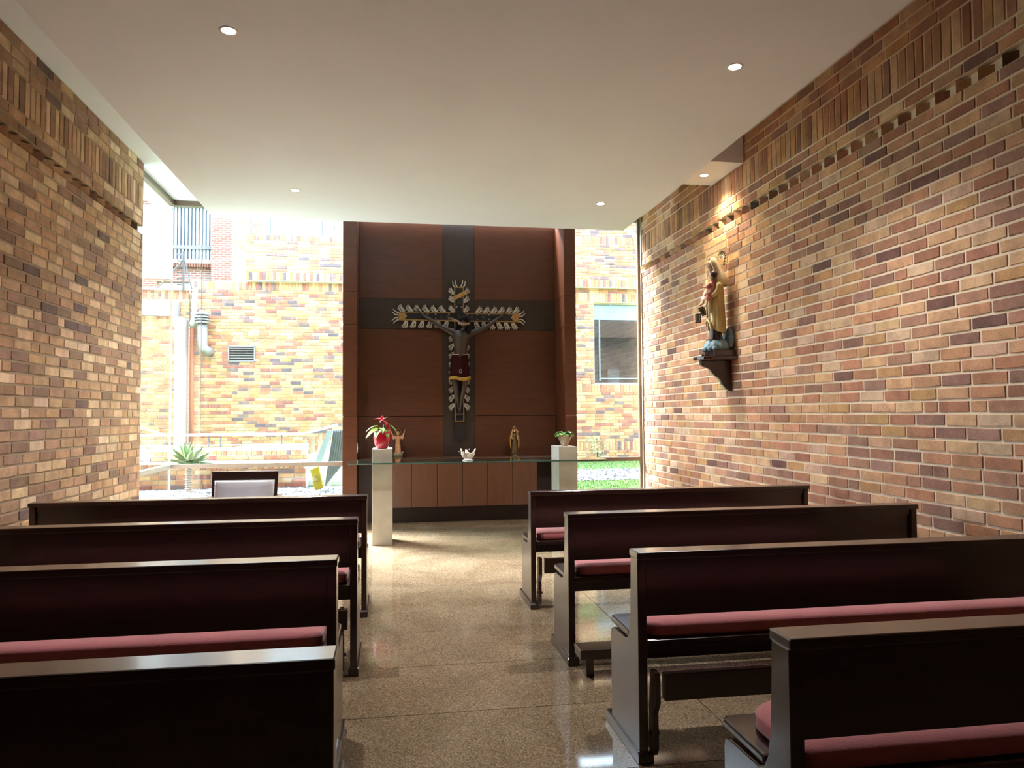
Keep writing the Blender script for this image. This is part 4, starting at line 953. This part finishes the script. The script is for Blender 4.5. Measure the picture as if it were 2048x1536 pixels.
MB().box(-1.22, 1.22, 1.0, 1.02, -1.1, 1.1).build('room_wall', mat('dim_room', (.05, .05, .052), .8), cw)
# interior brick reflection substitute is left to the real glass; furniture inside the far room
rmf = empty('far_room_cabinet', (5.95, 19.5, 2.13), label='grey drawer unit seen through the far courtyard window', cat='cabinet')
MB().box(-.12, .12, 0, .3, 0, .45).build('body', mat('grey_cabinet', (.2, .2, .2), .6), rmf)
for k in range(4): MB().box(-.10, .10, -.012, 0, .03+k*.1, .11+k*.1).build('drawer', mat('drawer_grey', (.3, .3, .3), .5), rmf)
mk = MB()
mk.tube([(0, 0, 0), (0, 0, -.22)], .01, 6).ball((0, 0, -.20), .025, 8)
tag(mk.build('hanging_hook', mat('steel_hook', (.2, .25, .3), .5)), 'small dark hook hanging under the lintel of the far courtyard window', 'hook').location = (5.62, 18.74, 4.22)
# terrace railing and upper windows
tr = empty('terrace_railing', (-2.4, 19.0, 5.74), label='thin steel terrace railing above the brick overhang', cat='railing')
for x in (-3.455, -2.99, -1.75, -1.457): MB().tube([(x+2.4, 0, 0), (x+2.4, 0, .62)], .018, 8).build('post', M_gs, tr)
for z in (.335, .155): MB().tube([(-1.06, 0, z), (2.2, 0, z)], .007, 6).build('rail', M_gs, tr)
MB().tube([(-1.0, 0, .36), (-.74, 0, .0)], .022, 6).build('strut', mat('rusty_brown', (.12, .07, .04), .7), tr); MB().tube([(-1.05, 0, .15), (-.93, 0, .0)], .016, 6).build('strut', bpy.data.materials['rusty_brown'], tr)
ub = wallbox('terrace_building', 'pale brick upper storey with a glazed opening coloured like reflected sky behind the terrace', [(-4.3, -3.3, 21.0, 21.3, 0, 8.6), (-1.92, 3.0, 21.0, 21.3, 0, 8.6), (-3.3, -1.92, 21.05, 21.3, 4.6, 8.6)])
it = rows_fill(-4.3, -3.3, 5.6, 7.4)+rows_fill(-1.92, -.9, 5.6, 7.4)
brick_wall(ub, it, (0, 20.98, 0), (1, 0, 0), (0, -1, 0), PAL_X, 0)
MB().box(-3.3, -1.92, 20.98, 21.03, 5.6, 7.4).build('sky_reflection_pane', mat('sky_reflection_paint', (.45, .52, .57), .2), ub)  # sky reflection put into the pane's pale blue base colour
# red brick tower, 30 m away
def far_brick():
    M = bpy.data.materials.new('far_red_brick'); M.use_nodes = True; t = M.node_tree; b = t.nodes['Principled BSDF']; b.inputs['Roughness'].default_value = .9
    g = t.nodes.new('ShaderNodeNewGeometry'); sp = t.nodes.new('ShaderNodeSeparateXYZ'); cb_ = t.nodes.new('ShaderNodeCombineXYZ'); t.links.new(g.outputs['Position'], sp.inputs[0]); t.links.new(sp.outputs[0], cb_.inputs[0]); t.links.new(sp.outputs[2], cb_.inputs[1])
    k = t.nodes.new('ShaderNodeTexBrick'); t.links.new(cb_.outputs[0], k.inputs[0]); k.inputs['Scale'].default_value = 1; k.inputs['Color1'].default_value = (.15, .05, .035, 1); k.inputs['Color2'].default_value = (.18, .07, .05, 1); k.inputs['Mortar'].default_value = (.20, .175, .16, 1)
    k.inputs['Mortar Size'].default_value = .018; k.inputs['Brick Width'].default_value = .26; k.inputs['Row Height'].default_value = .085
    t.links.new(k.outputs[0], b.inputs['Base Color']); bp = t.nodes.new('ShaderNodeBump'); bp.inputs['Distance'].default_value = .01; bp.invert = True; t.links.new(k.outputs['Fac'], bp.inputs['Height']); t.links.new(bp.outputs[0], b.inputs['Normal'])
    return M
M_fb = far_brick()
tb = tag(MB().box(-14, -8.87, 30, 31, 0, 13).box(-8.87, -6.83, 30, 31, 0, 6.2).box(-8.87, -6.83, 30, 31, 6.5, 7.35).box(-8.87, -6.83, 30, 31, 9.42, 13).box(-6.83, -2.5, 29.6, 31, 0, 13).build('red_brick_tower', M_fb), 'tall red brick building far beyond the courtyard with a blinded window', 'building')
fw_ = empty('window', (-7.85, 30.1, 8.4)); fw_.parent = tb; fw_['label'] = 'wide window with vertical white blinds'
MB().box(-1.0, 1.0, .10, .12, -1.05, 1.02).build('pane', mat('sky_blue_glass', (.04, .08, .13), .3), fw_)
M_bl = mat('white_blind', (.20, .23, .26), .7)
for k in range(15): MB().box(-.98+k*.132, -.98+k*.132+.085, .03, .045, -1.04, 1.02).build('blind_slat', M_bl, fw_)
M_af = mat('window_alu', (.10, .095, .09), .5)
MB().box(-1.02, 1.02, -.03, .03, -.60, -.46).build('transom', M_af, fw_); MB().box(-1.03, -.98, -.03, .06, -1.06, 1.03).box(.98, 1.03, -.03, .06, -1.06, 1.03).box(-1, 1, -.03, .06, -1.06, -1.02).build('window_frame', M_af, fw_)
MB().box(-1.1, 1.02, -.35, 0, -1.22, -1.06).build('sill', mat('sill_brick', (.22, .13, .11), .8), fw_)
sl = MB()
for k in range(22): sl.box(-1.05+k*.094, -1.05+k*.094+.07, -.36, -.1, -1.36, -1.23)
sl.build('sill_course', mat('sill_course_brick', (.12, .04, .02), .8), fw_)
lw_ = empty('window', (-7.85, 30.1, 6.35)); lw_.parent = tb; lw_['label'] = 'low white strip window'
MB().box(-1, 1, .1, .12, -.16, .16).build('pane', mat('pale_glass', (.35, .42, .47), .2), lw_); MB().box(.62, .70, 0, .1, -.16, .16).box(-1, 1, 0, .1, .13, .16).build('window_frame', M_af, lw_)

# low garden wall and ramp
lw = tag(MB().box(-8, -1.38, 12.42, 12.90, 0, .640).build('low_brick_wall', M_mort_x), 'low garden brick wall with pale sloping ledge behind the gravel', 'wall')
it = rows_fill(-5.6, -1.38, GZ+.0, .56, soldiers=[(.50, .565)])
it = rows_fill(-5.6, -1.38, GZ, .525)+[(x, .58, .068, .10, 'sol') for x in [-5.55+i*.079 for i in range(53)]]
brick_wall(lw, it, (0, 12.40, 0), (1, 0, 0), (0, -1, 0), PAL_X, 200, vis=lambda x, y: 286 < x < 620)
rw = tag(MB().box(-8, -1.42, 12.92, 13.1, 0, .80).build('ramp_wall', M_mort_x), 'brick side wall of the ramp behind the low garden wall, under the handrail', 'wall')
it = rows_fill(-5.6, -1.42, .56, .80, soldiers=[(.715, .80)])
brick_wall(rw, it, (0, 12.90, 0), (1, 0, 0), (0, -1, 0), PAL_X, 60, vis=lambda x, y: 286 < x < 620)
MB().prism([(-8, .80), (-1.42, .80), (-1.42, .90), (-3.2, .835), (-8, .83)], 12.88, 13.14, 'y').build('coping', mat('white_render', (.70, .70, .67), .7), rw)
tag(MB().box(-1.38, -.6, 12.7, 13.6, GZ, .72).box(-1.0, -.4, 13.2, 14.2, GZ, .85).build('garden_steps', mat('concrete_step', (.70, .70, .68), .8)), 'white garden steps at the right end of the low brick wall', 'steps')
hd = empty('garden_handrail', (-2.6, 13.2, .6), label='steel handrail with two lower rails along the garden ramp', cat='handrail')
HX = lambda x: x+2.6
MB().tube([(HX(-6.0), 0, .455), (HX(-1.51), 0, .460), (HX(-.98), .5, .60)], .022, 10).build('top_rail', M_steel, hd, smooth=True)
for z in (.275, .115): MB().tube([(HX(-6.0), 0, z), (HX(-1.51), 0, z+.01)], .012, 8).build('lower_rail', M_steel, hd, smooth=True)
for x in (-3.055, -2.865, -1.875): MB().tube([(HX(x), 0, -.1), (HX(x), 0, .45)], .014, 8).build('post', M_gs, hd); MB().box(HX(x)-.010, HX(x)+.03, -.012, .012, .08, .32).build('post_bracket', mat('brass_grey', (.14, .13, .10), .5) if x < -3 else bpy.data.materials['brass_grey'], hd)
for k in range(4):
    x, y, z = HX(-1.50+k*.115), .02+k*.12, .0+k*.028
    MB().prism([(x-.038, z-.02+.0), (x+.040, z-.0), (x+.045, z+.32), (x+.03, z+.42), (x-.02, z+.32)], y, y+.03, 'y').build('baluster', mat('beige_metal', (.20, .18, .12), .6) if k == 0 else bpy.data.materials['beige_metal'], hd)
# leaning panel
lp = empty('leaning_panel', (-1.0, 11.8, GZ), label='folded ribbed grey panel with a yellow end plate leaning outside the left window', cat='panel')
Px = lambda x: x+1.0
q = [(Px(-1.03), .06), (Px(-.55), .66), (Px(-.55), .95), (Px(-.905), .925)]
MB().prism(q, 0, .04, 'y').build('panel_sheet', mat('grey_panel', (.40, .44, .47), .5), lp)
for k in range(11):
    t = k/11; a = Vector(q[0]).lerp(Vector(q[1]), t); b = Vector(q[3]).lerp(Vector(q[2]), t)
    MB().tube([(a.x, -.006, a.y+.01), (b.x, -.006, b.y-.01)], .012, 5).build('rib', mat('rib_grey', (.22, .24, .28), .5) if k == 0 else bpy.data.materials['rib_grey'], lp)
MB().prism([(Px(-1.17), .44), (Px(-1.075), .44), (Px(-.905), .925), (Px(-.985), .925)], -.12, -.02, 'y').build('side_face', mat('pale_blue_plastic', (.40, .55, .60), .5), lp)
MB().prism([(Px(-1.165), .02), (Px(-1.04), .055), (Px(-1.115), .385), (Px(-1.235), .335)], -.16, -.09, 'y').build('end_plate', mat('yellow_plastic', (.42, .34, .005), .5), lp, bevel=.006)
MB().ring((Px(-1.138), -.165, .195), .042, .006, 18, 6).build('embossed_ring', mat('yellow_emboss', (.26, .19, .005), .5), lp)
# agave
ag = empty('agave', (-3.05, 11.95, GZ), label='green agave rosette on a scaly trunk in the gravel outside the left window', cat='plant')
tm = MB()
for k in range(11): tm.lathe([(.036, k*.036), (.052+.006*(k % 2), k*.036+.020), (.036, k*.036+.038)], 12, ph=k)
tm.build('trunk', mat('agave_trunk', (.28, .24, .20), .9, var=.4, vscale=30), ag)
M_ag = mat('agave_leaf', (.06, .15, .03), .5, var=.2, vscale=6)
def agleaf(az, el, ln, wd, m_):
    mb = MB(); d = Vector((math.cos(az)*math.cos(el), math.sin(az)*math.cos(el), math.sin(el))); base_ = Vector((0, 0, .42)); side = d.cross(Vector((0, 0, 1))).normalized() if abs(el) < 1.5 else Vector((1, 0, 0)); nr = side.cross(d)
    pr = [(0, .45), (.15, .7), (.35, 1), (.6, .95), (.8, .6), (.93, .22), (1, .02)]; vs = []
    for t, w in pr:
        p = base_+d*ln*t-Vector((0, 0, .10*ln*t*t*math.cos(el))); h = wd/2*w
        vs += [p-side*h+nr*h*.35, p-nr*.008*w, p+side*h+nr*h*.35, p-nr*(.022*w+.003)]
    fs = []
    for i in range(len(pr)-1):
        a = i*4; fs += [(a, a+1, a+5, a+4), (a+1, a+2, a+6, a+5), (a+2, a+3, a+7, a+6), (a+3, a, a+4, a+7)]
    fs += [(0, 3, 2, 1), tuple(len(vs)-4+i for i in range(4))]
    mb.add(vs, fs).build('leaf', m_, ag, smooth=True)
for k in range(22):
    r = k/22; agleaf(k*2.4, .12+1.35*r, .40-.04*r, .13-.05*r, M_ag)
# shrub by right window
sb_ = empty('small_shrub', (2.75, 11.6, GZ)) if False else None
sr = empty('garden_shrub', (4.98, 17.9, GZ), label='small leafy shrub at the foot of the wall beyond the right window', cat='plant')
lm = MB()
for k in range(160):
    a, b_ = rr.uniform(0, 2*PI), rr.uniform(-.2, 1.4); r = rr.uniform(.1, .28); leaf(lm, (r*math.cos(a)*math.cos(b_)*.9, r*math.sin(a)*math.cos(b_), .1+r*math.sin(b_)*1.9), (math.cos(a), math.sin(a), rr.uniform(-.2, .8)), .08, .05, n=2)
lm.build('foliage', mat('shrub_leaf', (.20, .30, .16), .6), sr, kind='stuff'); MB().tube([(0, 0, 0), (.02, 0, .3)], [.02, .01], 6).build('stem', M_wood, sr)
print('objects', len(SC.objects), 'tris', sum(len(o.data.polygons) for o in SC.objects if o.type == 'MESH'))
